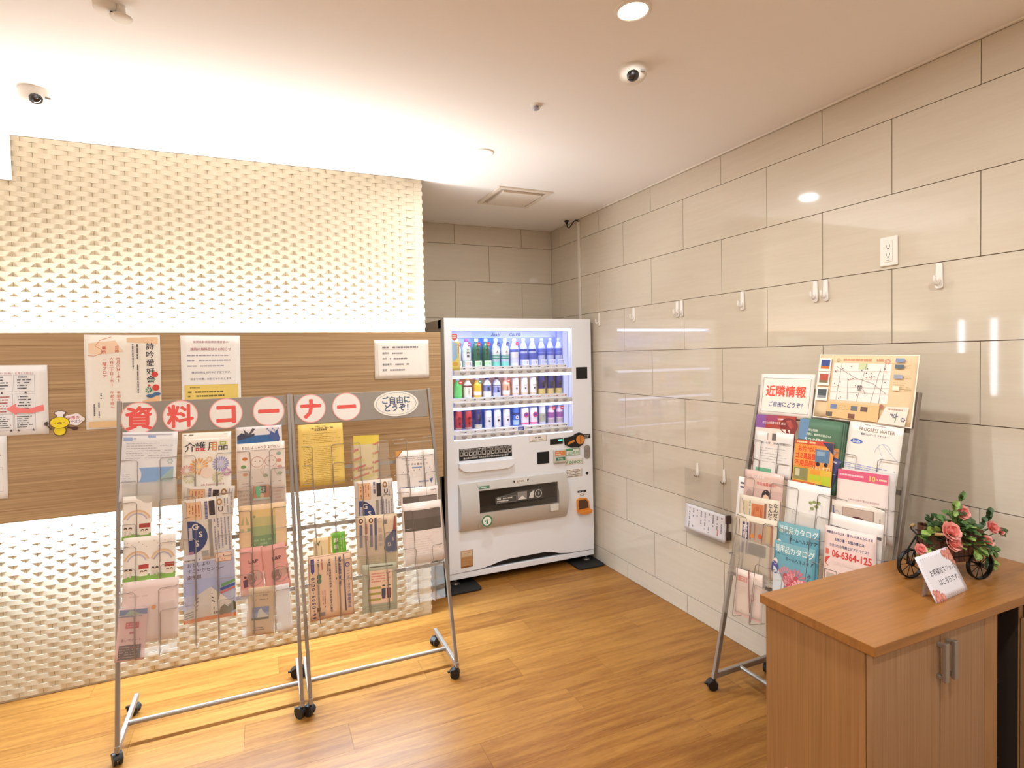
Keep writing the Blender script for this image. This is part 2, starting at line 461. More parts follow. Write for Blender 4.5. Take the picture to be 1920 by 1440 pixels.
# floor: underlay with every plank a piece of its own
f = tag(MB().box(XL - 0.1, YF - 0.1, -0.08, 0.12, 0.12, -0.006, m_under).build('floor'), kind='structure')
rows_y = [-0.015 - 0.18 * k for k in range(42)]
PL = 1.27
joint = {-1.635: -1.196, -1.815: -0.779, -1.455: -0.37, -1.275: -0.952, -1.095: -1.047, -1.995: -1.057, -2.175: -0.30, -2.355: -0.672, -0.915: -0.62}
rr = random.Random(3)
for k in range(40):
    y1 = -0.015 - 0.18 * k; y0 = y1 - 0.18
    if y1 < YF: break
    if k == 0: y1 = 0.0
    near = [v for c, v in joint.items() if abs(c - (y1 if k else -0.015)) < 0.01]
    x = (near[0] if near else -rr.uniform(0, PL))
    while x < 0: x += PL
    while x > XL:
        a, b = max(x - PL, XL), min(x, 0.0)
        if b - a > 0.02:
            MB().box(a + 0.0004, y0 + 0.0004, -0.006, b - 0.0004, y1 - 0.0004, 0.0, m_plank).build('plank', f)
        x -= PL

tag(MB().box(XL - 0.1, YF - 0.1, CEIL, 0.12, 0.12, CEIL + 0.1, m_ceil).build('ceiling'), kind='structure')
# thin plaster bead where the ceiling meets the tiles
tag(MB().box(-0.012, YF, CEIL - 0.008, 0.0, 0.0, CEIL - 0.0005, m_plain).build('trim_1'), kind='structure')
tag(MB().box(LEFT_END, -0.012, CEIL - 0.008, -0.012, 0.0, CEIL - 0.0005, m_plain).build('trim_2'), kind='structure')

# right wall: glazed tiles in half bond
wr = tag(MB().box(0.007, YF, 0.0, 0.12, 0.12, CEIL, m_grout).build('wall_right'), kind='structure')
def tile_rows():
    zs = [0.0] + [SKIRT + TILE_H * i for i in range(9)] + [CEIL - 0.008]
    return [(i, zs[i], zs[i + 1]) for i in range(len(zs) - 1)]
for i, z0, z1 in tile_rows():
    off = 0.1424 if i % 2 == 1 else 0.4424          # joints measured from the corner
    s = off - TILE_W
    while s < 7.2:
        a, b = max(s, 0.0), min(s + TILE_W, 7.19)
        if b - a > 0.02:
            MB().box(0.0, -b + GAP / 2, z0 + GAP / 2, 0.0075, -a - GAP / 2, z1 - GAP / 2, m_tile).build('tile', wr)
        s += TILE_W
wb = tag(MB().box(-4.8, 0.007, 0.0, 0.007, 0.12, CEIL, m_grout).build('wall_back'), kind='structure')
for i, z0, z1 in tile_rows():
    off = 0.2895 if i % 2 == 1 else 0.5895
    s = off - TILE_W
    while s < 1.42:
        a, b = max(s, 0.0), min(s + TILE_W, 1.42)
        if b - a > 0.02:
            MB().box(-b + GAP / 2, 0.0, z0 + GAP / 2, -a - GAP / 2, 0.0075, z1 - GAP / 2, m_tileb).build('tile', wb)
        s += TILE_W

# left wall: woven relief of bulging blocks
wl = tag(MB().box(XL, WOVEN_Y, 0.0, LEFT_END - 0.004, 0.0, CEIL - 0.001, M('woven_joint', 'bfae92', 0.9)).build('wall_left'), kind='structure')
BW, BH = 0.0925, 0.0236
cells = []
nrow = int(CEIL / BH)
for r in range(nrow):
    z0 = CEIL - 0.002 - (r + 1) * BH; z1 = z0 + BH
    x0 = -3.3713 + (BW / 2 if r % 2 else 0.0)
    k = math.floor((XL - x0) / BW)
    while True:
        a = x0 + k * BW; b = a + BW
        if a > LEFT_END - 0.01: break
        cells.append((max(a, XL), min(b, LEFT_END), max(z0, 0.0), z1, a, b)); k += 1
def block(mb, c):
    a, b, z0, z1, fa, fb = c; n = 6; vs = []
    for i in range(n + 1):
        x = a + 0.0009 + (b - a - 0.0018) * i / n; q = (x - fa) / (fb - fa)
        d = 0.0022 + (0.0062 if b < LEFT_END - 0.03 else 0.0) * math.sin(math.pi * min(1, max(0, q))) ** 0.75
        for y, z in ((WOVEN_Y + 0.001, z0 + 0.0003), (WOVEN_Y - d, z0 + 0.0003), (WOVEN_Y - d, z1 - 0.0003), (WOVEN_Y + 0.001, z1 - 0.0003)): vs.append((x, y, z))
    fs = []
    for i in range(n):
        p, q = 4 * i, 4 * i + 4
        fs += [(p, p + 1, q + 1, q), (p + 1, p + 2, q + 2, q + 1), (p + 2, p + 3, q + 3, q + 2)]
    fs += [(0, 3, 2, 1), (4 * n, 4 * n + 1, 4 * n + 2, 4 * n + 3)]
    mb.add(vs, fs, m_woven)
def dist(c): return (Vector(((c[0] + c[1]) / 2, WOVEN_Y, (c[2] + c[3]) / 2)) - Vector(EYE)).length
vis = [c for c in cells if -3.48 < c[0] and c[1] - c[0] > 0.08 and (c[3] < 0.86 or c[2] > 1.76) and not (c[2] > 2.44 and c[0] < -3.38)]
near = set(id(c) for c in sorted(vis, key=dist)[:300])
rest = MB()
for c in cells:
    if id(c) in near:
        b = MB(); block(b, c); b.build('relief_block', wl, fix=False)
    else:
        block(rest, c)
tag(rest.build('relief_block_field', wl, fix=False), kind='stuff')

# dropped soffit at the far left, the other walls behind the photographer
tag(MB().box(XL, -3.6, 2.468, -3.402, WOVEN_Y - 0.016, CEIL - 0.001, m_plain).build('ceiling_soffit'), kind='structure')
wfl = tag(MB().box(XL - 0.1, YF, 0.0, XL, 0.0, CEIL, m_plain).build('wall_far_left'), kind='structure')
tag(MB().box(XL - 0.1, YF - 0.1, 0.0, 0.12, YF, CEIL, m_plain).build('wall_front'), kind='structure')
# slim daylight windows in the far left wall
m_day = glow('daylight_pane', 'e4f1ff', 14.0); m_frame = M('window_frame_aluminium', 'b9b6b0', 0.4, 0.6)
for i, (y, hw) in enumerate(((-1.085, 0.026), (-1.346, 0.026), (-1.60, 0.026))):
    w = tag(MB().box(XL + 0.001, y - hw - 0.03, 1.10, XL + 0.03, y - hw, 1.90, m_frame).box(XL + 0.001, y + hw, 1.10, XL + 0.03, y + hw + 0.03, 1.90, m_frame)
            .box(XL + 0.001, y - hw, 1.10, XL + 0.03, y + hw, 1.14, m_frame).box(XL + 0.001, y - hw, 1.86, XL + 0.03, y + hw, 1.90, m_frame).build('window_%d' % (i + 1)), kind='structure')
    MB().box(XL + 0.002, y - hw, 1.14, XL + 0.012, y + hw, 1.86, m_day).build('pane', w)

# ------------------------------------------------------------------ ceiling fittings
m_white = M('white_plastic', 'ece6dd', 0.45, var=0.02)
m_lampglow = glow('downlight_glow', 'ffdcae', 14.0)
LBL = ['warm round recessed downlight at the top edge of the ceiling', 'warm round recessed downlight in front of the ceiling vent']
for i, (x, y) in enumerate(DOWNLIGHTS):
    lab = LBL[i] if i < 2 else 'added unseen recessed fill downlight, ' + ('over the counter end', 'over the photographer', 'left row at the back wall', 'right row at the back wall', 'by the daylight windows', 'by the far left wall')[i - 2]
    t = root('downlight', lab, 'ceiling light', (x, y, CEIL), group='recessed ceiling downlights')
    b = MB(); b.lathe([(0.046, -0.006), (0.050, -0.007), (0.058, -0.004), (0.059, 0.0)], m_white, (x, y, CEIL), seg=28, caps=False); b.build('trim_ring', t)
    MB().lathe([(0.0, -0.0045), (0.046, -0.0045)], m_lampglow, (x, y, CEIL), seg=28).build('lens', t)
# dome cameras
m_dome = M('smoked_dome', '1c1a1a', 0.08, spec=0.8)
def dome_camera(x, y, ang, label):
    t = root('dome_camera', label, 'security camera', (x, y, CEIL), local=True)
    t.rotation_euler = (0, 0, ang)
    MB().lathe([(0.054, 0.0), (0.054, -0.014), (0.050, -0.030), (0.040, -0.046), (0.022, -0.056), (0.0, -0.058)], m_white, seg=28).build('housing', t)
    b = MB(); b.ball((0.0, -0.024, -0.034), 0.027, 0.027, 0.025, m_dome, 18, 12); le = sub(b.build('lens_dome', t))
    MB().ball((0.0, -0.047, -0.040), 0.008, 0.004, 0.008, M('lens_glass', '4a4a50', 0.03, spec=1.0), 10, 6).build('lens', le)
    MB().box(0.028, -0.042, -0.036, 0.045, -0.036, -0.030, M('camera_slot', '8a8378', 0.6)).build('slot', t)
    return t
dome_camera(-1.019, -2.525, math.radians(-38), 'white dome security camera on the ceiling near the right wall')
dome_camera(-3.143, -1.535, math.radians(20), 'white dome security camera on the bright ceiling at far left')
t = root('smoke_detector', 'white disc detector at the top left edge of the ceiling', 'detector', (-2.74, -2.262, CEIL))
MB().lathe([(0.034, 0.0), (0.034, -0.012), (0.026, -0.020), (0.0, -0.021)], m_white, (-2.752, -2.258, CEIL), seg=24).build('base', t)
MB().lathe([(0.012, 0.0), (0.013, -0.030), (0.030, -0.034), (0.028, -0.038), (0.0, -0.039)], m_white, (-2.712, -2.268, CEIL), seg=24).build('cup', t)
MB().cyl((-2.735, -2.262, CEIL), (-2.735, -2.262, CEIL - 0.028), 0.007, M('dark_nozzle', '3a2f28', 0.5)).build('nozzle', t)
t = root('sprinkler_head', 'small grey sprinkler with white collar between dome camera and downlight', 'sprinkler', (-1.225, -2.119, CEIL))
MB().lathe([(0.026, 0.0), (0.025, -0.004), (0.012, -0.006)], m_white, (-1.225, -2.119, CEIL), seg=20).build('collar', t)
MB().lathe([(0.010, -0.003), (0.011, -0.014), (0.016, -0.016), (0.012, -0.020), (0.0, -0.021)], M('sprinkler_metal', 'b5b3c4', 0.35, 0.7), (-1.225, -2.119, CEIL), seg=16).build('deflector', t)
# ceiling vent
vx, vy, hv = -0.735, -0.83, 0.195
t = root('ceiling_vent', 'square beige ventilation grille on the ceiling above the vending machine', 'vent', (vx, vy, CEIL))
m_vent = M('vent_plastic', 'e2d6c8', 0.55, var=0.02)
b = MB()
for (x0, y0, x1, y1) in ((-hv, -hv, hv, -hv + .028), (-hv, hv - .028, hv, hv), (-hv, -hv + .028, -hv + .028, hv - .028), (hv - .028, -hv + .028, hv, hv - .028)):
    b.box(vx + x0, vy + y0, CEIL - 0.012, vx + x1, vy + y1, CEIL, m_vent)
b.build('frame', t, bevel=0.003)
MB().box(vx - hv + .03, vy - hv + .03, CEIL - 0.004, vx + hv - .03, vy + hv - .03, CEIL - 0.001, M('vent_shadow_gap', 'bcac9a', 0.8)).build('backing', t)
MB().box(vx - hv + .055, vy - hv + .055, CEIL - 0.020, vx + hv - .055, vy + hv - .055, CEIL - 0.004, m_vent).build('panel', t, bevel=0.003)
# cable duct and plug in the corner
t = root('cable_duct', 'slim white cable duct running up the tiles beside the vending machine', 'cable duct', (-0.008, -0.473, 0.0))
MB().box(-0.016, -0.4855, 0.02, -0.0006, -0.4605, 2.640, M('duct_plastic', 'ded3c8', 0.5, var=0.02)).build('channel', t, bevel=0.003)
MB().box(-0.019, -0.4875, 2.62, -0.0006, -0.4585, 2.648, M('duct_plastic', 'ded3c8', 0.5)).build('end_cap', t, bevel=0.002)
t = root('power_cord', 'short black power cord with plug at the top of the cable duct', 'power cord', (-0.05, -0.43, 2.60))
m_blk = M('black_plastic', '16130f', 0.45)
cordp = [(-0.010, -0.473, 2.648), (-0.014, -0.462, 2.664), (-0.022, -0.448, 2.668), (-0.034, -0.432, 2.655), (-0.045, -0.415, 2.630), (-0.054, -0.402, 2.616), (-0.062, -0.393, 2.618), (-0.066, -0.389, 2.632), (-0.068, -0.387, 2.650)]
MB().tube(cordp, 0.0045, m_blk, 8).build('cord', t)
MB().cyl((-0.068, -0.387, 2.646), (-0.068, -0.387, 2.668), 0.008, m_blk, 0.013).box(-0.083, -0.400, 2.666, -0.053, -0.374, 2.676, m_blk).build('plug', t)
t = root('ceiling_socket', 'small white ceiling socket holding the black plug', 'outlet', (-0.068, -0.387, CEIL))
MB().box(-0.103, -0.417, CEIL - 0.005, -0.033, -0.357, CEIL, m_white).build('plate', t, bevel=0.002)
MB().box(-0.088, -0.405, CEIL - 0.0053, -0.048, -0.369, CEIL - 0.005, M('socket_face', 'd9d0c6', 0.5)).build('face', t)

# wall outlet
oy, oz = -2.834, 1.988
t = root('wall_outlet', 'white double wall outlet on the right wall tiles', 'outlet', (0.0, oy, oz))
MB().box(-0.009, oy - 0.035, oz - 0.059, -0.0006, oy + 0.035, oz + 0.059, m_white).build('cover_plate', t, bevel=0.006)
fp = sub(MB().box(-0.0115, oy - 0.017, oz - 0.043, -0.009, oy + 0.017, oz + 0.043, m_white).build('face_plate', t, bevel=0.001))
m_slot = M('outlet_slot', '4a3a30', 0.7)
for dz in (0.018, -0.016):
    b = MB()
    for dy in (-0.0065, 0.0065): b.box(-0.0119, oy + dy - 0.0011, oz + dz - 0.002, -0.0114, oy + dy + 0.0011, oz + dz + 0.008, m_slot)
    b.box(-0.0119, oy - 0.003, oz + dz - 0.010, -0.0114, oy + 0.003, oz + dz - 0.005, m_slot); b.build('socket', fp)
MB().box(-0.0119, oy - 0.006, oz - 0.037, -0.0114, oy + 0.006, oz - 0.0355, m_slot).build('earth_slot', fp)

# adhesive hooks
m_hook = M('hook_plastic', 'efe9e2', 0.35, var=0.02)
def hook(s, ztop, label, hl=0.100, hw=0.026, wire=False):
    t = root('wall_hook', label, 'hook', (0.0, -s, ztop - hl), group='white adhesive hooks on the tile wall')
    pf = [(0.0, 1.0), (0.62, 0.97), (0.80, 0.90), (1.0, 0.15), (0.92, 0.04), (0.5, 0.0)]
    pts = [(hw / 2 * a, hl * c) for a, c in pf[1:]] ; pts = [(-a, c) for a, c in reversed(pts)] + pts
    MB().prism(pts, lambda a, c, dd: (-dd, -s + a, ztop - hl + c), 0.0006, 0.008, m_hook).build('back_plate', t, bevel=0.002)
    if not wire:
        cur = [(-0.006, -s, ztop - hl * 0.60), (-0.010, -s, ztop - hl * 0.72), (-0.020, -s, ztop - hl * 0.84), (-0.030, -s, ztop - hl * 0.80), (-0.034, -s, ztop - hl * 0.66), (-0.034, -s, ztop - hl * 0.52)]
        MB().tube(cur, [0.0055, 0.006, 0.006, 0.006, 0.0058, 0.005], m_hook, 10).build('prong', t)
    else:
        zz = ztop - hl
        MB().tube([(-0.007, -s, zz + 0.020), (-0.009, -s, zz + 0.004), (-0.016, -s, zz - 0.006), (-0.026, -s, zz - 0.001), (-0.034, -s, zz + 0.010)], 0.0016, M('hook_wire', '4c3c30', 0.4, 0.6), 8).build('prong', t)
    return t
HOOKS = [(0.735, 1.912, 'white wall hook nearest the vending machine'), (1.158, 1.915, 'white wall hook second from the vending machine, above the blue reflection'),
         (1.590, 1.914, 'left hook of the close pair nearest the vending machine'), (1.627, 1.914, 'right hook of the close pair nearest the vending machine'),
         (2.089, 1.915, 'single white wall hook between the two close pairs'), (2.509, 1.915, 'left hook of the close pair left of the wall outlet'),
         (2.560, 1.915, 'right hook of the close pair left of the wall outlet'), (3.015, 1.916, 'single white wall hook right of the wall outlet')]
for s, z, lab in HOOKS: hook(s, z, lab)
hook(1.748, 0.945, 'low white hook with wire prong holding the plastic pocket, left', 0.078, 0.019, True)
hook(1.953, 0.945, 'low white hook with wire prong holding the plastic pocket, right', 0.078, 0.019, True)
# clear pocket with papers hanging from the two low hooks
py0, py1 = -2.005, -1.640
t = root('hanging_pocket', 'clear plastic pocket with papers hanging on the tile wall under low hooks', 'document pocket', (-0.01, -1.82, 0.52))
m_clear = clear('clear_vinyl')
MB().box(-0.0066, py0, 0.515, -0.006, py1, 0.90, m_clear).build('back_sheet', t)
MB().box(-0.0306, py0, 0.515, -0.0300, py1, 0.73, m_clear).box(-0.0306, py0, 0.5145, -0.006, py1, 0.515, m_clear).build('front_sheet', t)
sh = Sheet(0.32, 0.15, 'e9e3e4', bend=lambda x, y: 0.010 * (1 - (y / 0.075)) ** 1.5 * 0.5)
sh.scribble(0.06, 0.12, 0.94, 0.92, 9, '8d8794', vertical=True, dens=0.55, th=0.3)
sh.rect(0.80, 0.6, 0.83, 0.85, 'd88a8a')
PW = Plane((0, 0, 0), (0, -1, 0), (0, 0, 1))
place(sh, 'note_paper', 'sheet with faint vertical writing inside the clear hanging pocket', 'paper', PW, 1.815, 0.612, 0.012)
for z, lab in ((0.672, 'upper'), (0.580, 'lower')):
    tag(MB().box(-0.034, -1.998, z - 0.022, -0.004, -1.985, z + 0.024, M('dark_clip', '4a3530', 0.4)).build('clip', bevel=0.002), '%s dark clip at the right edge of the hanging pocket' % lab, 'clip')

# ------------------------------------------------------------------ wooden panel with cove strips
m_panel = wood('panel_veneer', '8a6a48', 'c6a67e', scale=(0.35, 6, 42), rough=0.5, wave=3.0, fine=7, contrast=(0.28, 0.72), bump=0.02, spec=0.3)
PX0, PX1, PZ0, PZ1, PY = -3.55, -1.365, 0.882, 1.748, -1.10
t = root('wall_panel', 'wide wood-grain panel floating in front of the lit woven wall', 'wall panel', (-2.46, PY + 0.01, PZ0))
MB().box(PX0, PY, PZ0, PX1, PY + 0.02, PZ1, m_panel).build('board', t)
for x in (-3.3, -2.75, -2.2, -1.6):
    MB().box(x - 0.02, PY + 0.02, 1.25, x + 0.02, WOVEN_Y + 0.001, 1.40, M('bracket_metal', '8c8880', 0.4, 0.8)).build('bracket', t)
for z, nm, hx, st in ((1.700, 'warm light strip on top behind the wooden panel', 'ffd49a', 2.0), (0.930, 'cool white light strip below behind the wooden panel', 'eaf4ff', 2.0)):
    tag(MB().box(PX0 + 0.02, PY + 0.0201, z - 0.012, PX1 - 0.03, PY + 0.035, z + 0.012, glow('strip_' + hx, hx, st)).build('light_strip'), nm, 'light')
# ================================================================== NOTICES ON THE PANEL
PN = Plane((-1.36, PY, 0), (1, 0, 0), (0, 0, 1))
WHT, CREAM, RED, NAVY, DK = 'f1ece6', 'f0e6d6', 'd9342b', '2b3a66', '3a3236'
s = Sheet(0.42, 0.319, 'eeeae8')
s.text('６月９日(金)', .62, .115, .010, 'b8474a'); s.text('６月１０日(土)', .795, .115, .010, 'b8474a')
for u0, u1 in ((.50, .69), (.705, .885)):
    for v0, v1 in ((.14, .38), (.41, .69), (.70, .93)): s.frame(u0, v0, u1, v1, .0008, '8a8488')
    s.scribble(u0 + .03, .15, u1 - .03, .35, 5, '4a4448', dens=.8, th=.4)
    s.scribble(u0 + .03, .43, u1 - .02, .68, 6, '4a4448' if u0 > .6 else 'b04a48', dens=.8, th=.4)
    s.scribble(u0 + .02, .72, u1 - .02, .90, 6, '4a4448', dens=.8, th=.4)
    for uu, vv in ((u0 + .10, .385), (u0 + .03, .925), (u1 - .02, .925)): s.poly([(uu - .012, vv + .02), (uu + .012, vv + .02), (uu, vv - .015)], '5a5456')
place(s, 'menu_sheet', 'white printed weekly menu sheet at the left edge of the wooden panel', 'paper', PN, -2.117, 1.442, .0025, -.6)
s = Sheet(0.14, 0.055, 'ee7f7c', outline=[(0, .45), (.26, .0), (.24, .3), (.6, .45), (.97, .12), (1, .62), (.62, .84), (.26, .76), (.28, 1.0)])
place(s, 'paper_arrow', 'red cut-out arrow pointing left across the menu sheet', 'paper', PN, -1.992, 1.398, .0055, -2)
s = Sheet(0.21, 0.285, 'eae6e4'); s.frame(.60, .50, .92, .88, .0008, '7a7478'); s.scribble(.3, .08, .9, .4, 5, '8a8488')
place(s, 'notice_sheet', 'white sheet taped below the menu sheet, cut off by the left edge', 'paper', PN, -2.172, 1.141, .0025, -1)
s = Sheet(0.310, 0.450, 'efe7da'); s.frame(.004, .003, .996, .997, .0022, 'f7f3ee')
s.poly([(.55, .03), (.97, .02), (.97, .10), (.75, .085), (.55, .08)], 'ecc9a4'); s.poly([(.05, .09), (.4, .06), (.5, .18), (.2, .21), (.05, .2)], 'f0d2b4')
s.rect(.03, .92, .97, .985, 'e3bd8c')
s.line([(.35, .02), (.2, .06), (.14, .12), (.22, .16), (.22, .20), (.12, .225), (.04, .22)], .0025, 'd98a5c')
s.text('詩吟愛好会', .86, .125, .036, '38303a', .012, vertical=True, pitch=1.12)
s.text('日時', .42, .135, .017, 'c8483e', .01, vertical=True); s.text('場所', .25, .14, .017, 'c8483e', .01, vertical=True)
s.text('六月六日(水)', .43, .255, .017, 'd25a4c', .008, vertical=True, pitch=1.02); s.text('六月二十日(水)', .345, .26, .017, 'd25a4c', .008, vertical=True, pitch=1.02)
s.text('一階フロア', .255, .27, .018, 'c8483e', .008, vertical=True)
s.text('午前十時～', .43, .62, .016, 'd25a4c', .006, vertical=True); s.text('午前十時～', .345, .62, .016, 'd25a4c', .006, vertical=True)
s.scribble(.66, .10, .72, .72, 1, '5a5052', vertical=True, th=.28, dens=.95); s.scribble(.60, .10, .66, .5, 1, '5a5052', vertical=True, th=.28, dens=.95)
s.scribble(.17, .62, .23, .74, 1, '5a5052', vertical=True, th=.3); s.scribble(.08, .72, .2, .9, 2, '5a5052', vertical=True, th=.25)
s.ell(.92, .43, .045, None, 'd0443a'); s.ell(.93, .575, .05, None, 'd0443a'); s.ell(.84, .55, .018, None, 'd0443a')
s.flower(.83, .60, .016, '2f7a5a', 7); s.ell(.88, .49, .05, .012, '9fb0a0'); s.ell(.86, .665, .065, .02, '4d6c94'); s.ell(.94, .645, .055, .018, '4d6c94')
s.poly([(.74, .72), (.85, .69), (.98, .66), (.98, .75), (.74, .76)], 'eebd8e')
place(s, 'poster', 'cream poetry club poster with vertical red and black writing on wooden panel', 'poster', PN, -1.608, 1.512, .0025, -.6)
s = Sheet(0.270, 0.370, 'f3eeea')
s.text('後期高齢者医療健康診査の', .5, .09, .0135, 'b98a92', .012); s.text('施設内無料受診のお知らせ', .5, .19, .0155, 'a8606c', .014)
for i, v in enumerate((.275, .345, .42)): s.scribble(.10, v - .014, .92, v + .014, 1, 'a39cac', dens=.95, th=.6)
s.text('健診日時は６月半の予定ですが、', .5, .51, .0125, '7a7280', .006); s.text('決まり次第、お知らせいたします。', .5, .60, .0125, '7a7280', .006)
s.rect(.05, .68, .95, .985, 'ecd070'); s.frame(.05, .68, .95, .985, .0012, 'c99f3e')
s.text('基本健診項目', .22, .715, .008, '6a5a30', .01); s.scribble(.1, .75, .9, .86, 2, '7a6a40', dens=.8, th=.4); s.scribble(.1, .87, .3, .93, 1, '7a6a40', th=.4)
for u in (.33, .49, .73, .87): s.ell(u, .975, .06, .05, '2e2626', 14, 0, 180); s.ell(u, .99, .045, .035, 'f1cdb0', 14, 0, 180)
place(s, 'notice_sheet', 'white health check notice with yellow box on the wooden panel above rack', 'paper', PN, -1.229, 1.548, .0025, -.5)
s = Sheet(0.319, 0.225, 'efe6de'); s.frame(.06, .08, .95, .94, .0007, 'b4aaa4')
s.scribble(.14, .15, .86, .23, 1, '7a7072', dens=.95, th=.55); s.line([(.14, .245), (.86, .245)], .0008, '6a6062')
for v, lab_, e in ((.34, '機関名', .62), (.48, '住所', .78), (.625, '電話番号', .66), (.77, '医師', .60)):
    s.text(lab_, .14, v, .0135, '6a6062', .004, 'L'); s.scribble(.14 + .05 * len(lab_) + .03, v - .035, e, v + .035, 1, '8a8082', dens=.9, th=.5)
place(s, 'notice_sheet', 'small white clinic notice at the right end of the wooden panel', 'paper', PN, -.24, 1.591, .0025)
# cut-out chick sign
t = root('chick_cutout', 'yellow chick in a chef hat, flat cut-out with speech bubble, on panel', 'paper', (PN.at(-1.854, 1.335).x, PY, 1.335))
pc = Plane(PN.at(-1.854, 1.335), (1, 0, 0), (0, 0, 1))
def cut(sheet, name, s_, t_, n_, roll=0):
    b = sheet.mb(); mm = pc.mat(s_, t_, n_, roll); b.v = [tuple(mm @ Vector(p)) for p in b.v]
    return b.build(name, t, fix=False)
def blob(n=22, f=lambda a: 1.0): return [(.5 + .5 * f(2 * math.pi * i / n) * math.cos(2 * math.pi * i / n), .5 + .5 * f(2 * math.pi * i / n) * math.sin(2 * math.pi * i / n)) for i in range(n)]
BRN = '5a3a2c'
s = Sheet(.085, .060, 'f2e9e8', outline=blob(26, lambda a: .9 + .08 * math.cos(5 * a))); s.text('今週の', .45, .36, .017, 'c2404c', .014, rot=4); s.text('イチオシ', .5, .66, .015, '6a4a80', .012, rot=4)
cut(s, 'speech_bubble', .043, .005, .0045)
s = Sheet(.050, .050, BRN, outline=blob()); s.ell(.5, .47, .45, .44, 'e9cf1e', 20); cut(s, 'body', -.014, -.045, .0035)
s = Sheet(.078, .055, BRN, outline=blob()); s.ell(.5, .5, .46, .46, 'efd722', 24); s.ell(.5, .55, .11, .10, BRN, 14); s.ell(.5, .54, .085, .065, 'd89a3a', 14)
s.ell(.28, .52, .03, .04, BRN, 8); s.ell(.72, .52, .03, .04, BRN, 8); s.ell(.15, .62, .08, .07, 'eebd4a', 10); s.ell(.85, .62, .08, .07, 'eebd4a', 10)
cut(s, 'head', -.013, -.006, .0055)
s = Sheet(.048, .034, BRN, outline=[(.2, 1), (.2, .62), (.04, .5), (.05, .22), (.25, .12), (.38, .0), (.62, .0), (.75, .12), (.95, .22), (.96, .5), (.8, .62), (.8, 1)])
s.poly([(.25, .95), (.25, .58), (.09, .46), (.1, .26), (.27, .18), (.4, .07), (.6, .07), (.73, .18), (.9, .26), (.91, .46), (.75, .58), (.75, .95)], 'f0e8e6'); cut(s, 'chef_hat', -.010, .034, .0050)
s = Sheet(.044, .022, '4c2a24', outline=[(0, .1), (.4, .25), (.6, .2), (.9, .25), (1, .55), (.85, .9), (.55, .95), (.4, .7), (.0, .3)]); cut(s, 'frying_pan', .038, -.036, .0060)
s = Sheet(.030, .040, '4a3a38', outline=[(.1, .1), (.5, .0), (.62, .3), (.48, .45), (1, .95), (.9, 1), (.38, .5), (.1, .4)]); cut(s, 'spatula', -.058, -.018, .0060)

# ================================================================== LEAFLET RACKS
m_rack = M('rack_silver_paint', '9d948c', 0.38, 0.55, var=0.03)
m_wire = M('rack_wire', '9a9088', 0.35, 0.6, var=0.03)
m_board = M('rack_sign_board', '968c82', 0.55, 0.15, var=0.03)
m_castor = M('castor_black', '1a1715', 0.45)
m_pocket = clear('rack_clear_pocket', haze=0.28)
m_pocket2 = clear('rack_frosted_pocket', haze=0.55)
TROW = [1.14, .966, .79, .614]; NROW = [.032, .050, .070, .092]
def castor(mb, x, y, ang, top):
    ca, sa = math.cos(ang), math.sin(ang)                                   # wheel axle direction
    mb.cyl((x, y, top - 0.012), (x, y, top), 0.007, m_castor, seg=10)
    ox, oy_ = -sa * 0.010, ca * 0.010
    for sgn in (-1, 1):
        p0 = Vector((x + ox + ca * sgn * 0.004, y + oy_ + sa * sgn * 0.004, 0.0235)); p1 = p0 + Vector((ca, sa, 0)) * sgn * 0.012
        mb.cyl(p0, p1, 0.0232, m_castor, seg=20)
    hood = []
    for i in range(9):
        a = math.radians(10 + 160 * i / 8); hood.append((x + ox - sa * 0.026 * math.cos(a), y + oy_ + ca * 0.026 * math.cos(a), 0.0235 + 0.026 * math.sin(a)))
    vs = []
    for p in hood:
        for k in (-0.017, 0.017): vs.append((p[0] + ca * k, p[1] + sa * k, p[2]))
    vs += [(2 * (x + ox) * .08 + v[0] * .92, 2 * (y + oy_) * .08 / 2 * 1 + v[1] * .92 if False else v[1], v[2] - 0.003) for v in vs] if False else []
    mb.add(vs, [(2 * i, 2 * i + 1, 2 * i + 3, 2 * i + 2) for i in range(8)], m_castor, True)
    mb.box(x + ox - sa * 0.030 - 0.006, y + oy_ + ca * 0.030 - 0.006, 0.030, x + ox - sa * 0.030 + 0.006, y + oy_ + ca * 0.030 + 0.006, 0.036, m_castor)
def beam(mb, p0, p1, w, d, m, side):
    """rectangular tube from p0 to p1; side = direction of the width w"""
    p0, p1 = Vector(p0), Vector(p1); ax = (p1 - p0).normalized(); sd = Vector(side); sd = (sd - ax * sd.dot(ax)).normalized(); o = ax.cross(sd)
    vs = []
    for p in (p0, p1):
        for a, b in ((-1, -1), (1, -1), (1, 1), (-1, 1)): vs.append(p + sd * a * w / 2 + o * b * d / 2)
    mb.add(vs, [(0, 3, 2, 1), (4, 5, 6, 7), (0, 1, 5, 4), (1, 2, 6, 5), (2, 3, 7, 6), (3, 0, 4, 7)], m)
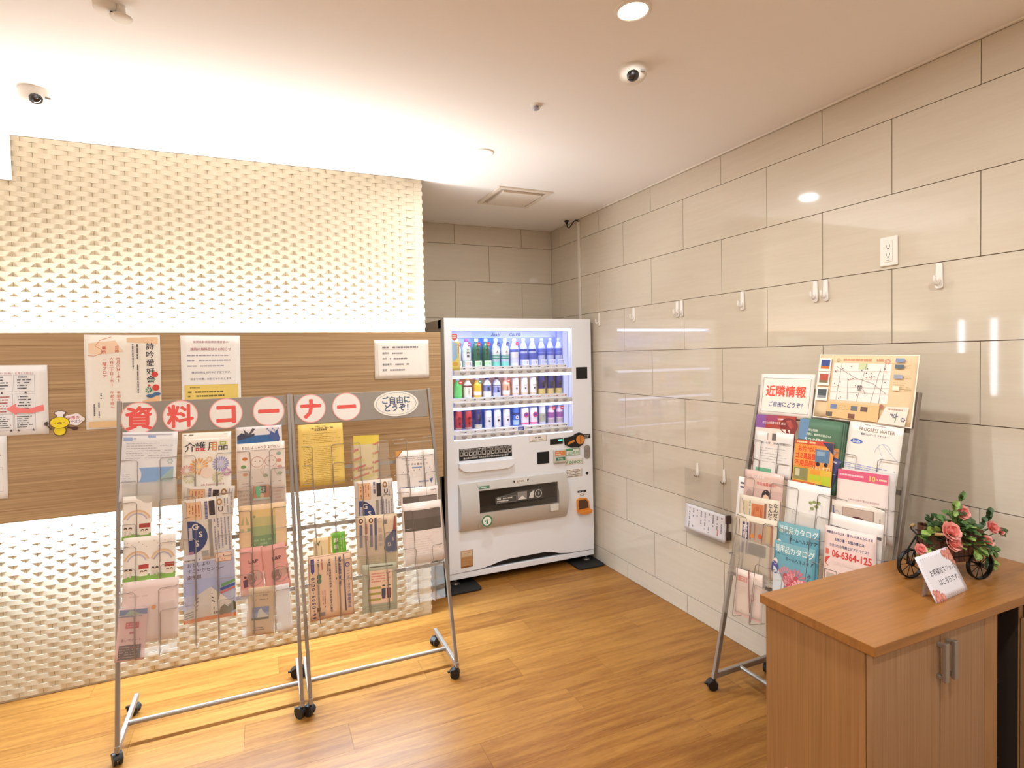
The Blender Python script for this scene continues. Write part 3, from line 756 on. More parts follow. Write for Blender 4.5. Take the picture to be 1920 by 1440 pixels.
def leaflet_rack(label, pl, s_bot, s_top, cols, verts, board, pockets, foot_dir, ang, bars=(1.03, .766, .50), group='silver leaflet racks on castors', bx=(.012, -.012)):
    sL, sR = s_bot; mid = pl.at((sL + sR) / 2, 0); t = root('leaflet_rack', label, 'leaflet rack', (mid.x, mid.y, 0.0), group=group)
    for a, b in ((sL, s_top[0]), (sR, s_top[1])):
        m = MB(); beam(m, pl.at(a, -0.008), pl.at(b, 1.395), 0.016, 0.022, m_rack, pl.u); m.build('post', t, bevel=0.003)
    fd = Vector(foot_dir)
    for a in (sL, sR):
        p = pl.at(a, 0.0); p0 = Vector((p.x, p.y, 0.068)); m = MB(); beam(m, p0 - fd * 0.010, p0 + fd * 0.375 + Vector((0, 0, .004)), 0.018, 0.026, m_rack, pl.u); m.build('foot', t, bevel=0.003)
        for q, an in ((0.0, ang), (0.352, ang + .8)):
            m = MB(); c = p0 + fd * q; castor(m, c.x, c.y, an + (0.35 if a == sR else 0), 0.060); m.build('castor', t)
    a, b = pl.at(sL, 0), pl.at(sR, 0); m = MB()
    m.cyl((a.x + fd.x * .16, a.y + fd.y * .16, .072), (b.x + fd.x * .16, b.y + fd.y * .16, .072), 0.0105, m_rack, seg=14); m.build('stretcher', t)
    for tt in bars:
        k = (tt / 1.39); x0 = sL + (s_top[0] - sL) * k; x1 = sR + (s_top[1] - sR) * k
        m = MB(); beam(m, pl.at(x0, tt, -.012), pl.at(x1, tt, -.012), 0.004, 0.018, m_rack, pl.n); m.build('crossbar', t)
    if board:
        m = MB(); x0, x1 = s_top[0] + bx[0], s_top[1] + bx[1]
        m.prism([(x0, 1.247), (x1, 1.247), (x1, 1.388), (x0, 1.388)], lambda a_, b_, d_: pl.at(a_, b_, d_), -0.006, 0.006, m_board)
        bd = sub(m.build('sign_board', t, bevel=0.002))
    else: bd = None
    for (a, b), (va, vb) in zip(cols, verts):
        for r in range(4):
            tt, n = TROW[r], NROW[r]; m = MB(); q = lambda s_, t_, n_: pl.at(s_, t_, n_)
            for e, v, sg in ((a, va, 1), (b, vb, -1)):
                m.tube([q(e, tt - .004, -.004), q(e, tt, n * .6), q(e + sg * .006, tt, n), q(v - sg * .008, tt, n), q(v, tt - .008, n), q(v, tt - .255, n), q(v, tt - .262, n - .006), q(v, tt - .262, -.006)], 0.0014, m_wire, 6)
                m.tube([q(e, tt - .092, -.004), q(e, tt - .088, n * .6), q(e + sg * .006, tt - .088, n - .003), q(v - sg * .010, tt - .088, n - .003), q(v - sg * .004, tt - .096, n - .003), q(v - sg * .004, tt - .250, n - .003)], 0.0013, m_wire, 6)
            m.tube([q(va, tt - .262, .008), q(vb, tt - .262, .008)], 0.0013, m_wire, 6)
            m.build('wire_pocket', t)
    for ci, r, lo, hi, mt in pockets:
        a, b = cols[ci]; n = NROW[r] - .004; m = MB(); k = 6
        vs = []
        for j in range(2):
            for i in range(k + 1):
                u = i / k; bow = .012 * (1 - (2 * u - 1) ** 2)
                vs.append(pl.at(a + .004 + (b - a - .008) * u, (lo, hi)[j], n + bow * (0.3 + j)))
        m.add(vs, [(i, i + 1, k + 2 + i, k + 1 + i) for i in range(k)], mt, True); m.build('plastic_pocket', t, fix=False)
    return t, bd
V3 = (0, .22, 1.37)
R1 = Plane((-2.92, -1.69, .06), (1, 0, 0), V3); R2 = Plane((-2.205, -1.69, .06), (1, 0, 0), V3); R3 = Plane((-.428, -2.30, .06), (0, -1, 0), (.22, 0, 1.37))
C1 = [(.014, .222), (.243, .432), (.452, .656)]; W1 = [(.074, .156), (.289, .370), (.508, .589)]
C2 = [(.014, .210), (.236, .425), (.450, .648)]; W2 = [(.060, .148), (.283, .368), (.512, .593)]
C3 = [(.085, .300), (.312, .510), (.530, .742)]; W3 = [(.148, .238), (.372, .458), (.584, .664)]
t1, bd1 = leaflet_rack('left silver leaflet rack on castors in front of the woven wall', R1, (-.004, .690), (.004, .679), C1, W1, True,
                       [(0, 0, .885, 1.045, m_pocket2), (0, 3, .36, .56, m_pocket), (2, 0, .885, 1.06, m_pocket), (2, 3, .36, .55, m_pocket), (1, 3, .40, .52, m_pocket)], (0, 1, 0), .4)
t2, bd2 = leaflet_rack('middle silver leaflet rack on castors, left of the vending machine', R2, (.011, .702), (-.024, .652), C2, W2, True,
                       [(1, 0, .885, 1.13, m_pocket), (0, 1, .72, .93, m_pocket), (1, 2, .53, .70, m_pocket), (2, 3, .36, .58, m_pocket)], (0, 1, 0), .9)
t3, bd3 = leaflet_rack('right silver leaflet rack on castors against the tiled wall', R3, (0.0, .715), (0.085, .760), C3, W3, True,
                       [(0, 2, .53, .70, m_pocket2), (0, 3, .35, .545, m_pocket), (1, 1, .70, .88, m_pocket), (2, 1, .70, .84, m_pocket)], (1, 0, 0), 1.2)
# round letter discs on the sign boards (parts of the racks)
def disc(pl, bd, s_, t_, ch, ru=.0685, rv=.0685, text=None):
    sh = Sheet(ru * 2, rv * 2, 'f2a9a2', outline=blob(36), thick=.001)
    if text is None:
        sh.ell(.5, .5, .47, .47, 'efe8e2', 36)
        sh.text(ch, .5, .52, .105, 'e8584f', .032 if ch in '資料' else .040)
    else:
        sh.base = 'efe8dc'; sh.ring(.5, .5, .455, .44, .025, '8a94a4', 40)
        sh.text('ご自由に', .5, .36, .040, '4a5c7c', .03, sx=.95); sh.text('どうぞ！', .5, .66, .040, '4a5c7c', .03, sx=.95, slant=.06)
    b = sh.mb(); mm = pl.mat(s_, t_, .0078); b.v = [tuple(mm @ Vector(p)) for p in b.v]
    b.build('letter_disc', bd, fix=False)
for s_, ch in ((.076, '資'), (.232, '料'), (.413, 'コ'), (.592, 'ー')): disc(R1, bd1, s_, 1.318, ch)
for s_, ch in ((.064, 'ナ'), (.231, 'ー')): disc(R2, bd2, s_, 1.320, ch)
disc(R2, bd2, .478, 1.322, '', .114, .064, 'y')
if True:
    m = MB(); m.prism([(.452, 1.118), (.648, 1.118), (.648, 1.122), (.452, 1.122)], lambda a_, b_, d_: R2.at(a_, b_, d_), .010, .016, clear('rail_clear', haze=.5)); m.build('label_rail', t2)

# ================================================================== LEAFLETS
GA, GB, GC = 'leaflets in the left rack', 'leaflets in the middle rack', 'leaflets in the right rack'
N = [.020, .037, .057, .078]                       # distance of each pocket row from the rack frame
def put(sh, name, label, pl, s_, t_, n, roll, grp, cat='leaflet', pitch=0.0): return place(sh, name, label, cat, pl, s_, t_, n, roll, grp, pitch)
# ---- left rack, first column
s = Sheet(.204, .29, 'e6e2e2'); s.text('お知らせ', .15, .10, .010, '7f93c0', .02); s.rect(.02, .075, .18, .13, '9fb2d8'); s.rect(.46, .05, .60, .085, '9fb2d8'); s.rect(.0, .03, .9, .05, 'c9c2d2')
s.scribble(.08, .15, .92, .40, 7, 'b3aab2', dens=.9, th=.25); s.rect(.30, .52, .95, .74, '8aa9d2'); s.poly([(.62, .74), (.95, .52), (.95, .74)], 'a3b8b2'); s.ell(.30, .63, .07, .11, 'e6e2e2')
s.flower(.88, .44, .012, 'b5c6c0', 6); s.scribble(.04, .60, .22, .8, 7, 'a59ca4', th=.3)
put(s, 'leaflet', 'pale blue and white printed sheet, top left of the left rack', R1, .114, 1.110, N[0], -3, GA)
def rainbow(w, h, u0=0, u1=1):
    s = Sheet(w, h, 'efe4d8', bend=vfold(.010, w) if w > .15 else None)
    for a, b in (((u0, u1),) if w < .15 else ((0, .5), (.5, 1))):
        L = b - a; c = a + L * .5; k = .11 * (L * w / .1)
        for r_, col in ((.50, 'dcb48c'), (.44, 'e6cdb0'), (.38, 'b9b0c4')): s.ring(c, .62, L * r_, .30 * r_ / .5, .12, col, 18, 20, 160)
        for q in range(6): s.ell(a + L * (.15 + .14 * q), .12 + .06 * (q % 3), .012 / L * .5, None, 'c9ab94', 6)
        s.poly([(a, .92), (a + L * .3, .86), (a + L * .6, .89), (b, .86), (b, 1), (a, 1)], '86a94e')
        s.rect(a + L * .58, .64, a + L * .95, .74, 'b5453e'); s.rect(a + L * .62, .74, a + L * .92, .90, 'efe0cc')
        for q in (.12, .28): s.ell(a + L * q, .74, .06 * L, None, '5a3c30', 10); s.ell(a + L * q, .77, .05 * L, None, 'efd8c2', 10); s.rect(a + L * (q - .04), .80, a + L * (q + .04), .90, 'd8c9b8')
        for q in (.70, .84): s.ell(a + L * q, .80, .06 * L, None, '6a4a3a', 10); s.ell(a + L * q, .82, .045 * L, None, 'efd8c2', 10)
    return s
put(rainbow(.104, .178), 'leaflet', 'narrow rainbow and children leaflet in the second row of the left rack', R1, .073, .901, N[1], -2, GA)
put(rainbow(.186, .176), 'leaflet', 'folded double rainbow and children leaflet below the single rainbow one', R1, .120, .735, N[2], -1.5, GA)
s = Sheet(.198, .24, 'e7cfc8', bend=vfold(-.008, .198, .03)); s.ell(.56, .45, .045, None, 'e08a3c', 16); s.scribble(.1, .2, .5, .3, 1, 'd9bdb6', th=.2)
put(s, 'leaflet', 'plain pale pink folder with orange dot at the bottom of left rack', R1, .123, .530, N[3] - .008, -2, GA)
s = Sheet(.100, .200, 'e3bdbb', bend=curl(.006, .1)); s.rect(.02, .02, .98, .13, '6a80ac'); s.poly([(.2, .13), (.4, .03), (.7, .10), (.9, .13)], 'a5b9a8'); s.scribble(.0, .14, .9, .18, 1, '8a93b4', th=.6)
s.rect(.27, .27, .73, .39, 'c8525f'); s.scribble(.3, .29, .7, .37, 2, 'e9c6c4', th=.4); s.ell(.46, .475, .05, None, 'c0506a', 10); s.ell(.54, .475, .05, None, 'c0506a', 10)
s.text('あいサポート', .5, .61, .0125, '8a4c5c', .02, sx=.95); s.rect(.10, .70, .86, .97, '5a4848'); s.scribble(.12, .72, .84, .95, 5, 'b59a98', th=.35); s.text('サポーター', .6, .755, .008, 'd2868a', .01)
put(s, 'leaflet', 'small pink leaflet with heart emblem, lowest in the left rack', R1, .060, .452, N[3], -5, GA)
# ---- left rack, second column
s = Sheet(.194, .285, 'efe5d8', gloss=True, thick=.004); s.scribble(.03, .02, .35, .045, 1, '6a5c58', th=.6); s.scribble(.8, .03, .95, .04, 1, '6a5c58', th=.8)
for ch, u, c in (('介', .16, '3a3a44'), ('護', .37, '3c3038'), ('用', .61, '4a3428'), ('品', .83, '3a3230')): s.text(ch, u, .22, .043, c, .012)
s.text('護', .37, .22, .043, 'd8404c', .016, part=lambda x, y: y < .25); s.text('用', .61, .22, .043, 'e08a44', .016, part=lambda x, y: x > .55); s.text('品', .83, .22, .043, 'a8b83c', .016, part=lambda x, y: y > .42)
s.flower(.34, .52, .040, 'e2a05a', 16, 'f0cf9a'); s.flower(.78, .50, .036, '9c9cc8', 18, 'c4c4de'); s.flower(.9, .63, .020, 'c88ab4', 14); s.flower(.10, .57, .026, 'd8a09c', 12); s.flower(.72, .70, .026, 'd8c89c', 12); s.ell(.5, .62, .12, None, 'ecd3c2'); s.flower(.55, .42, .014, 'e6b878', 10)
s.flower(.15, .68, .028, 'cfc69a', 12); s.text('Life Support Catalog', .62, .80, .011, 'c98a8c', .01)
put(s, 'booklet', 'white care goods booklet with flower burst cover, left rack top', R1, .333, 1.095, N[0], -1, GA, 'booklet')
def local_paper(w, h, flip=False, bend=None):
    s = Sheet(w, h, 'd6c7b8', bend=bend, thick=.004)
    s.rect(.05, .03, .10, .95, 'c4b4a6'); s.rect(.10, .05, .40, .34, 'e0b48a'); s.frame(.10, .05, .40, .34, .001, 'b06a4c'); s.scribble(.13, .08, .38, .32, 4, 'b5603c', True, th=.4)
    s.scribble(.46, .04, .54, .35, 1, '6a6484', True, th=.7); s.rect(.56, .06, .68, .30, '3c2a2a'); s.ring(.78, .10, .06, .055, .5, 'a8763c', 14); s.text('U', .80, .22, .03, '5a3a34', .02)
    s.ell(.10, .62, .40, .27, '39406a', 22, -90, 90); s.text('G', .25, .45, .034, 'd6c7b8', .03); s.text('S', .36, .58, .032, 'd6c7b8', .03); s.text('S', .28, .72, .034, 'd6c7b8', .03); s.rect(.12, .46, .19, .66, 'b9aeb4')
    s.rect(.53, .36, .60, .97, '8e8478'); s.scribble(.62, .36, .98, .97, 5, '8c8498', True, th=.35, dens=.95); s.rect(.10, .84, .2, .98, 'a8748c'); s.rect(.36, .85, .50, .94, 'a09690')
    s.scribble(.86, .05, .98, .33, 2, '8c8498', True, th=.3)
    return s
put(local_paper(.196, .26, bend=lambda x, y: .012 * max(0, y / .13) ** 2), 'newspaper', 'rear folded local newspaper with navy roundel in the left rack', R1, .335, .872, N[1] - .003, -5, GA, 'newspaper')
put(local_paper(.186, .26, bend=bulge(.012, .186)), 'newspaper', 'front folded local newspaper with navy roundel in the left rack', R1, .332, .825, N[1] + .004, 2, GA, 'newspaper')
s = Sheet(.196, .276, 'b7b4c6', bend=bulge(-.010, .196), gloss=True, thick=.003)
s.rect(0, .12, 1, .38, 'b2b0c6'); s.rect(0, .38, 1, .6, 'a9abc8'); s.rect(0, 0, 1, .12, 'cfc6c8')
s.scribble(.09, .07, .45, .10, 1, '6a6068', th=.7); s.text('おとしより', .08, .16, .0185, '4c4654', .004, 'L', sx=.95); s.text('すこやかセンター', .08, .25, .0185, '4c4654', .004, 'L', sx=.95); s.text('南部館', .08, .34, .0185, '6c4a44', .008, 'L', sx=.95)
s.frame(.62, .03, .93, .16, .0015, 'd8823c'); s.rect(.63, .035, .92, .155, 'ecc9b0'); s.scribble(.66, .05, .88, .09, 1, 'd0603c', th=.8); s.scribble(.7, .11, .86, .145, 1, 'd8885c', th=.5)
s.poly([(.72, .50), (1, .44), (1, .48), (.72, .55)], '6f9a5c'); s.poly([(.7, .56), (1, .50), (1, .54), (.7, .60)], '4c5a9c'); s.poly([(.7, .61), (1, .55), (1, .58), (.7, .65)], 'c8746c')
s.poly([(.16, .80), (.24, .62), (.42, .55), (.52, .52), (.52, .95), (.16, .95)], 'cfc0b4'); s.poly([(.52, .52), (.92, .78), (.92, .86), (.70, .95), (.52, .95)], 'ddd0c2'); s.poly([(0, .83), (.2, .78), (.4, .88), (.4, .96), (0, .96)], 'cabcb0')
for q in range(4):
    s.line([(.53, .56 + q * .055), (.90, .80 + q * .025)], .004, '5a4a48'); s.line([(.22, .68 + q * .05), (.38, .60 + q * .06)], .003, '6a5a56')
for q in range(5): s.rect(.56 + q * .05, .82, .59 + q * .05, .86, '4a3c3a')
for q in range(3): s.rect(.56 + q * .05, .89, .59 + q * .05, .925, '4a3c3a'); s.line([(.02, .86 + q * .035), (.18, .84 + q * .035)], .003, '5a4a48')
s.poly([(.66, .95), (.70, .84), (.78, .80), (.84, .86), (.96, .76), (1, .80), (1, .90), (.8, .96)], '5c5230'); s.rect(0, .945, 1, 1.0, 'd9742c')
put(s, 'brochure', 'brochure with a building photo and orange bottom band, left rack', R1, .338, .585, N[2] + .004, 0, GA, 'brochure')
# ---- left rack, third column
s = Sheet(.195, .12, 'e5dcda', gloss=True); s.rect(.03, .34, .92, .72, '35649c'); s.poly([(.03, .34), (.12, .22), (.26, .3), (.4, .26), (.4, .36), (.03, .5)], '3a3f58'); s.poly([(.16, .08), (.28, .26), (.36, .06), (.42, .1), (.30, .33), (.2, .3)], '5a5058')
for q in range(9): s.ell(.68 + .03 * q, .12 + .06 * (q % 4), .02, None, '7b86b4', 8)
s.poly([(.70, .4), (.76, .2), (.84, .3), (.9, .14), (.95, .5), (.92, .7)], '4c5e98')
put(s, 'leaflet', 'leaflet with dark blue picture peeking out, top right of left rack', R1, .548, 1.190, N[0] - .004, 0, GA)
s = Sheet(.204, .29, 'ead9cc', gloss=True); s.text('わたしは しゃべり ２つの し', .5, .075, .016, '5a4a48', .012, sx=.78); s.scribble(.15, .105, .85, .13, 1, 'b5a49c', th=.4)
for u, v, c in ((.17, .24, 'c9743c'), (.14, .36, '6f8f54'), (.17, .48, 'd08a5c'), (.87, .19, '9ab09a'), (.87, .30, 'd08a7c'), (.88, .40, 'd49a8c'), (.88, .50, '9ab08c'), (.58, .52, '7f9a74')): s.ell(u, v, .055, .028, c, 10)
for u in (.42, .70):
    s.ring(u, .30, .13, .085, .10, 'c9998c', 18); s.line([(u - .12, .36), (u - .16, .47), (u - .1, .55)], .002, 'c9998c'); s.line([(u + .12, .36), (u + .06, .44), (u + .14, .54)], .002, 'c9998c'); s.ell(u - .04, .29, .012, None, '8a6a5c', 6); s.ell(u + .05, .29, .012, None, '8a6a5c', 6)
s.scribble(.1, .60, .9, .68, 2, 'b89a94', th=.3)
put(s, 'leaflet', 'cream leaflet with two outlined babies in the left rack', R1, .553, 1.030, N[0] + .004, 0, GA)
s = Sheet(.196, .10, 'd2b7a6'); s.rect(.4, .05, .72, .6, 'b9673c'); s.scribble(.05, .1, .35, .8, 4, 'a8907f'); s.scribble(.76, .1, .98, .8, 5, 'c49a8c')
put(s, 'leaflet', 'brown leaflet top behind the small photo card, left rack', R1, .551, .930, N[1] - .012, 0, GA)
s = Sheet(.070, .064, 'c07a4a', gloss=True); s.rect(.15, .04, .78, .55, '2c3a2c'); s.poly([(.15, .05), (.42, .02), (.45, .5), (.32, .9), (.18, .6)], '35c284'); s.flower(.52, .3, .012, 'd8c9b0', 6); s.ell(.52, .72, .12, .2, 'd8b48c'); s.rect(.0, .85, 1, 1, 'b9c4b0')  # green patch is a reflection on the plastic, painted into the print
put(s, 'photo_card', 'small dark photo card with painted green glare in the left rack', R1, .551, .950, N[1] - .006, -1, GA, 'card')
s = Sheet(.197, .20, 'e3bf94', bend=bulge(.010, .197)); s.rect(.26, .12, .76, .28, 'd9b878'); s.rect(.26, .28, .76, .48, 'bcae74'); s.rect(.26, .48, .76, .68, '9aa370'); s.rect(.26, .68, .76, .93, '7d9368')
s.ell(.32, .26, .03, None, '8c9468', 10); s.poly([(.04, .42), (.10, .22), (.10, .42)], 'b4a878'); s.poly([(.15, .22), (.22, .42), (.15, .42)], 'b4a878'); s.rect(.03, .5, .11, .56, 'b4a878'); s.rect(.17, .5, .28, .56, '9aa370'); s.scribble(.30, .74, .72, .90, 2, '9cb082', th=.5)
put(s, 'booklet', 'peach booklet with green gradient square in the left rack', R1, .553, .800, N[1], 0, GA, 'booklet')
for k, (cx_, w_, rl, lab) in enumerate(((.502, .094, 0, 'left of the two pink L&P booklets in the left rack'), (.600, .102, 6, 'right tilted pink L&P booklet in the left rack'))):
    s = Sheet(w_, .20, 'dc9a8e', bend=bulge(.005, w_), thick=.003); s.text('L&P', .58, .30, .021, '54303a', .02, sx=1.15); s.scribble(.35, .40, .8, .42, 1, 'b0746c', th=.4)
    s.ell(.62, .66, .36, .17, 'b08578', 16); s.ell(.5, .66, .2, .12, '9c766c', 12); s.ell(.75, .62, .16, .10, 'c79a8c', 12)
    if k == 0: s.ell(.22, .62, .06, None, '5a3c44', 8); s.poly([(.12, .68), (.3, .66), (.34, .82), (.16, .84)], '6a4854')
    else: s.scribble(.9, .5, .98, .95, 1, '8a5c5c', True, th=.4)
    put(s, 'booklet', lab, R1, cx_, .620, N[2] + .002 * k, rl, GA, 'booklet')
s = Sheet(.060, .20, 'ece6e4'); s.frame(.1, .05, .9, .95, .0006, 'd2cac8')
put(s, 'leaflet', 'plain white leaflet beside the tan one in the left rack', R1, .626, .445, N[3] - .007, 3, GA)
s = Sheet(.108, .20, 'd8b894', bend=lambda x, y: .008 * max(0, y / .1) ** 2); s.text('おとしよりすこやか', .5, .13, .0072, '5a4a40', .014); s.text('センター南部館', .5, .18, .0072, '5a4a40', .014); s.scribble(.2, .25, .8, .285, 1, '7a6a58', th=.5)
s.rect(.17, .42, .80, .54, '6c7fb0'); s.rect(.17, .54, .80, .66, '93a2c0'); s.poly([(.36, .66), (.40, .50), (.50, .44), (.58, .52), (.78, .62), (.78, .67), (.36, .67)], 'd8cfc6'); s.rect(.17, .64, .80, .685, '5a5a4c'); s.scribble(.3, .83, .7, .86, 1, '6a5a48', th=.6); s.scribble(.22, .87, .8, .905, 1, '6a5a48', th=.6)
put(s, 'leaflet', 'tan leaflet with small building photo, bottom right of left rack', R1, .534, .452, N[3], -4, GA)

# ---- middle rack
s = Sheet(.205, .29, 'e9c668', thick=.003); s.text('平成２９年度', .5, .04, .008, '7a5c28', .01); s.text('「介護のお仕事説明会」開催のご案内', .52, .07, .0088, '6a4c20', .016, sx=.75); s.text('実施募集要項', .5, .10, .0095, '6a4c20', .016)
s.scribble(.1, .14, .95, .32, 6, 'ab8438', th=.22, dens=.95); s.scribble(.1, .36, .3, .96, 22, '9a7430', th=.3); s.scribble(.35, .36, .95, .96, 20, 'b08a40', th=.2, dens=.9)
put(s, 'leaflet', 'yellow printed information sheet, top left of the middle rack', R2, .103, 1.098, N[0], 0, GB)
s = Sheet(.122, .245, 'ecd9a8', bend=vfold(-.010, .122, .03)); s.rect(0, 0, 1, .18, 'e2c84c')
for q in range(5):
    v = .22 + q * .18; s.poly([(0, v + .06), (.78, v - .06), (.78, v - .02), (0, v + .11)], 'cf5a4c' if q % 2 == 0 else 'd97a4a'); s.poly([(.8, v - .05), (1, v - .09), (1, v - .05), (.8, v - .01)], 'cf5a4c' if q % 2 == 0 else 'd97a4a'); s.poly([(0, v + .12), (.78, v + .0), (.78, v + .05), (0, v + .17)], 'e0cf74')
s.text('Anniversary', .45, .66, .02, 'b5503c', .01, rot=10, sx=.8)
put(s, 'leaflet', 'yellow and red striped folded leaflet in the middle rack', R2, .311, 1.050, N[0], -2, GB)
s = Sheet(.196, .27, 'ece0d8', thick=.003); s.poly([(0, 0), (.17, 0), (0, .13)], 'dc9c44'); s.line([(.02, .12), (.15, .01)], .004, 'b5552c')
s.scribble(.15, .10, .9, .2, 3, '8c8088', th=.3); s.text('ヘ サ ダ の 募 金 だ ワ', .52, .26, .012, '7a5c5c', .01); s.rect(.40, .31, .66, .335, '7f93b8')
for q in range(6): s.frame(.12 + q * .14, .42 - .01 * q, .22 + q * .14, .52 - .01 * q, .0006, 'b9a8a4'); s.ell(.17 + q * .14, .39 - .01 * q, .014, None, '8a6a6a', 6)
s.rect(.55, .575, .82, .595, '7f8fb4'); s.poly([(.84, .55), (.94, .53), (.90, .63)], '55608c'); s.scribble(.05, .66, .9, .72, 2, '7a80a0', th=.5)
put(s, 'leaflet', 'white leaflet with orange corner, top right of the middle rack', R2, .553, .945, N[0], -1, GB)
def bent(w, h):
    s = Sheet(w, h, 'ecdcd4', bend=bulge(.016, w), gloss=True); return s
s = bent(.190, .26); s.rect(.04, .16, .96, .34, '6e6058'); s.rect(.45, .18, .96, .30, '85756c')
put(s, 'leaflet', 'rear bowed white leaflet with grey photo band, middle rack right', R2, .559, .765, N[1], -1, GB)
s = bent(.200, .29); s.rect(.04, .13, .96, .27, '74665e'); s.rect(.04, .27, .96, .47, '655a50'); s.scribble(.1, .56, .9, .9, 9, 'd8c2ba', th=.2)
put(s, 'leaflet', 'front bowed white leaflet with tall grey photo, middle rack right', R2, .562, .680, N[2], 0, GB)
put(local_paper(.186, .27, bend=bulge(.008, .186)), 'newspaper', 'rear local newspaper with navy roundel in the middle rack', R2, .335, .820, N[1], -1, GB, 'newspaper')
s = Sheet(.193, .26, 'd8bd9e', bend=bulge(.012, .193), thick=.004)
for u in (.10, .34): s.ring(u, .09, .055, .045, .5, '6a3c38', 14); s.rect(u - .035, .16, u + .035, .56, '6a6274')
s.scribble(.18, .14, .27, .55, 1, 'b5605c', True, th=.6); s.rect(.42, .05, .48, .62, '545674'); s.ring(.55, .10, .05, .04, .3, 'c49a7c', 12); s.rect(.65, .10, .74, .18, '8c8078'); s.scribble(.5, .24, .62, .6, 1, 'b89a8c', True, th=.7)
s.poly([(.64, .62), (.70, .42), (.88, .30), (.96, .30), (.98, .66), (.80, .72)], '3a4068'); s.text('G', .78, .55, .024, 'd8bd9e', .03, rot=180); s.text('S', .88, .46, .022, 'd8bd9e', .03, rot=180); s.poly([(.88, .30), (.92, .05), (.96, .05), (.96, .30)], '9a5048')
s.rect(.02, .70, .98, .98, 'cbb58e'); s.scribble(.05, .72, .6, .95, 6, 'b9a480')
put(s, 'newspaper', 'front tan newspaper printed upside down in the middle rack', R2, .336, .660, N[2], -2, GB, 'newspaper')
s = Sheet(.076, .13, 'ead0a0', thick=.003); s.rect(.85, 0, 1, 1, 'dcae64'); s.poly([(.2, .2), (.4, .1), (.3, .3)], '7a7a5c'); s.line([(.45, .3), (.5, .9)], .002, '8a7a5c'); s.ell(.5, .75, .25, .06, 'a8a878', 10)
put(s, 'booklet', 'cream booklet with a plant sketch behind the phone number flyer', R2, .084, .655, N[2], -1, GB, 'booklet')
s = Sheet(.066, .13, '6fae34', thick=.003); s.rect(0, 0, .06, 1, 'd8d890'); s.text('葬', .32, .28, .022, 'eef0d0', .02); s.text('儀', .32, .50, .022, 'eef0d0', .02); s.scribble(.6, .1, .9, .8, 2, 'a8d070', True)
put(s, 'booklet', 'green booklet with white characters in the middle rack', R2, .158, .668, N[2] - .005, 1.5, GB, 'booklet')
s = Sheet(.193, .280, 'dfb998', bend=vfold(.008, .193), thick=.002); s.frame(.02, .02, .98, .98, .0012, '9a5a58')
s.poly([(.06, .04), (.14, .04), (.14, .24), (.10, .28), (.06, .24)], '4a4478'); s.rect(.075, .07, .125, .21, '6a6490')
for i, ch in enumerate('0120-5050-99'):
    if ch == '-': s.rect(.09, .335 + i * .055, .105, .36 + i * .055, '4c4660')
    else: s.text(ch, .10, .345 + i * .055, .022, '4c4660', .025, rot=-90)
s.ell(.24, .33, .05, .04, '5a7a5c', 12); s.ell(.24, .40, .05, .04, '5a7a5c', 12); s.scribble(.2, .06, .27, .24, 1, '6a5868', True, th=.5); s.scribble(.29, .06, .34, .26, 1, 'b05a4c', True, th=.4)
s.text('お客様に利用料金の請求、契約手続きの委任', .49, .09, .0105, '5a4e5c', .014, vertical=True, pitch=1.12)
s.scribble(.42, .14, .46, .40, 1, '7a6a70', True, th=.5); s.scribble(.60, .05, .66, .6, 1, '7a6a70', True, th=.4); s.scribble(.68, .04, .74, .5, 1, '6a5a70', True, th=.6); s.text('健康への無料セミナー', .72, .08, .0125, '5a5078', .012, vertical=True)
s.rect(.80, .03, .825, .92, '4c4a68'); s.ring(.89, .20, .055, .038, .4, '5a5484', 14); s.text('ニーズ・コリア健康食品', .90, .29, .0150, '6a6490', .014, vertical=True, pitch=1.05); s.scribble(.28, .55, .38, .9, 2, 'b0604c', True, th=.3); s.rect(.17, .80, .24, .86, '7a4c3c'); s.rect(.20, .88, .34, .94, '8a7468')
put(s, 'flyer', 'tan flyer with a sideways 0120-5050-99 phone number, middle rack', R2, .114, .503, N[3], 0, GB, 'flyer')
s = Sheet(.161, .215, 'aea890', bend=bulge(.006, .161)); s.rect(.19, .14, .86, .83, 'e6c2a4'); s.rect(.2, .05, .88, .075, '6a6450'); s.scribble(.25, .18, .82, .40, 4, 'd07a6c', th=.4)
for q in range(3): s.rect(.15, .48 + q * .12, .52, .525 + q * .12, 'a89a48')
for u, c in ((.60, '4a4a5a'), (.76, '8a4a4a')): s.ell(u, .50, .05, .035, 'e6bfa0', 10); s.ell(u, .48, .05, .025, '3a2c28', 10, 0, 180); s.rect(u - .06, .53, u + .06, .68, c); s.rect(u - .05, .68, u + .05, .74, '5a3c4c')
s.rect(0, .86, 1, 1, '9c987e'); s.scribble(.1, .88, .9, .97, 2, 'b9b49c', th=.2)
put(s, 'leaflet', 'grey green leaflet with two people, bottom of the middle rack', R2, .332, .460, N[3], -3, GB)

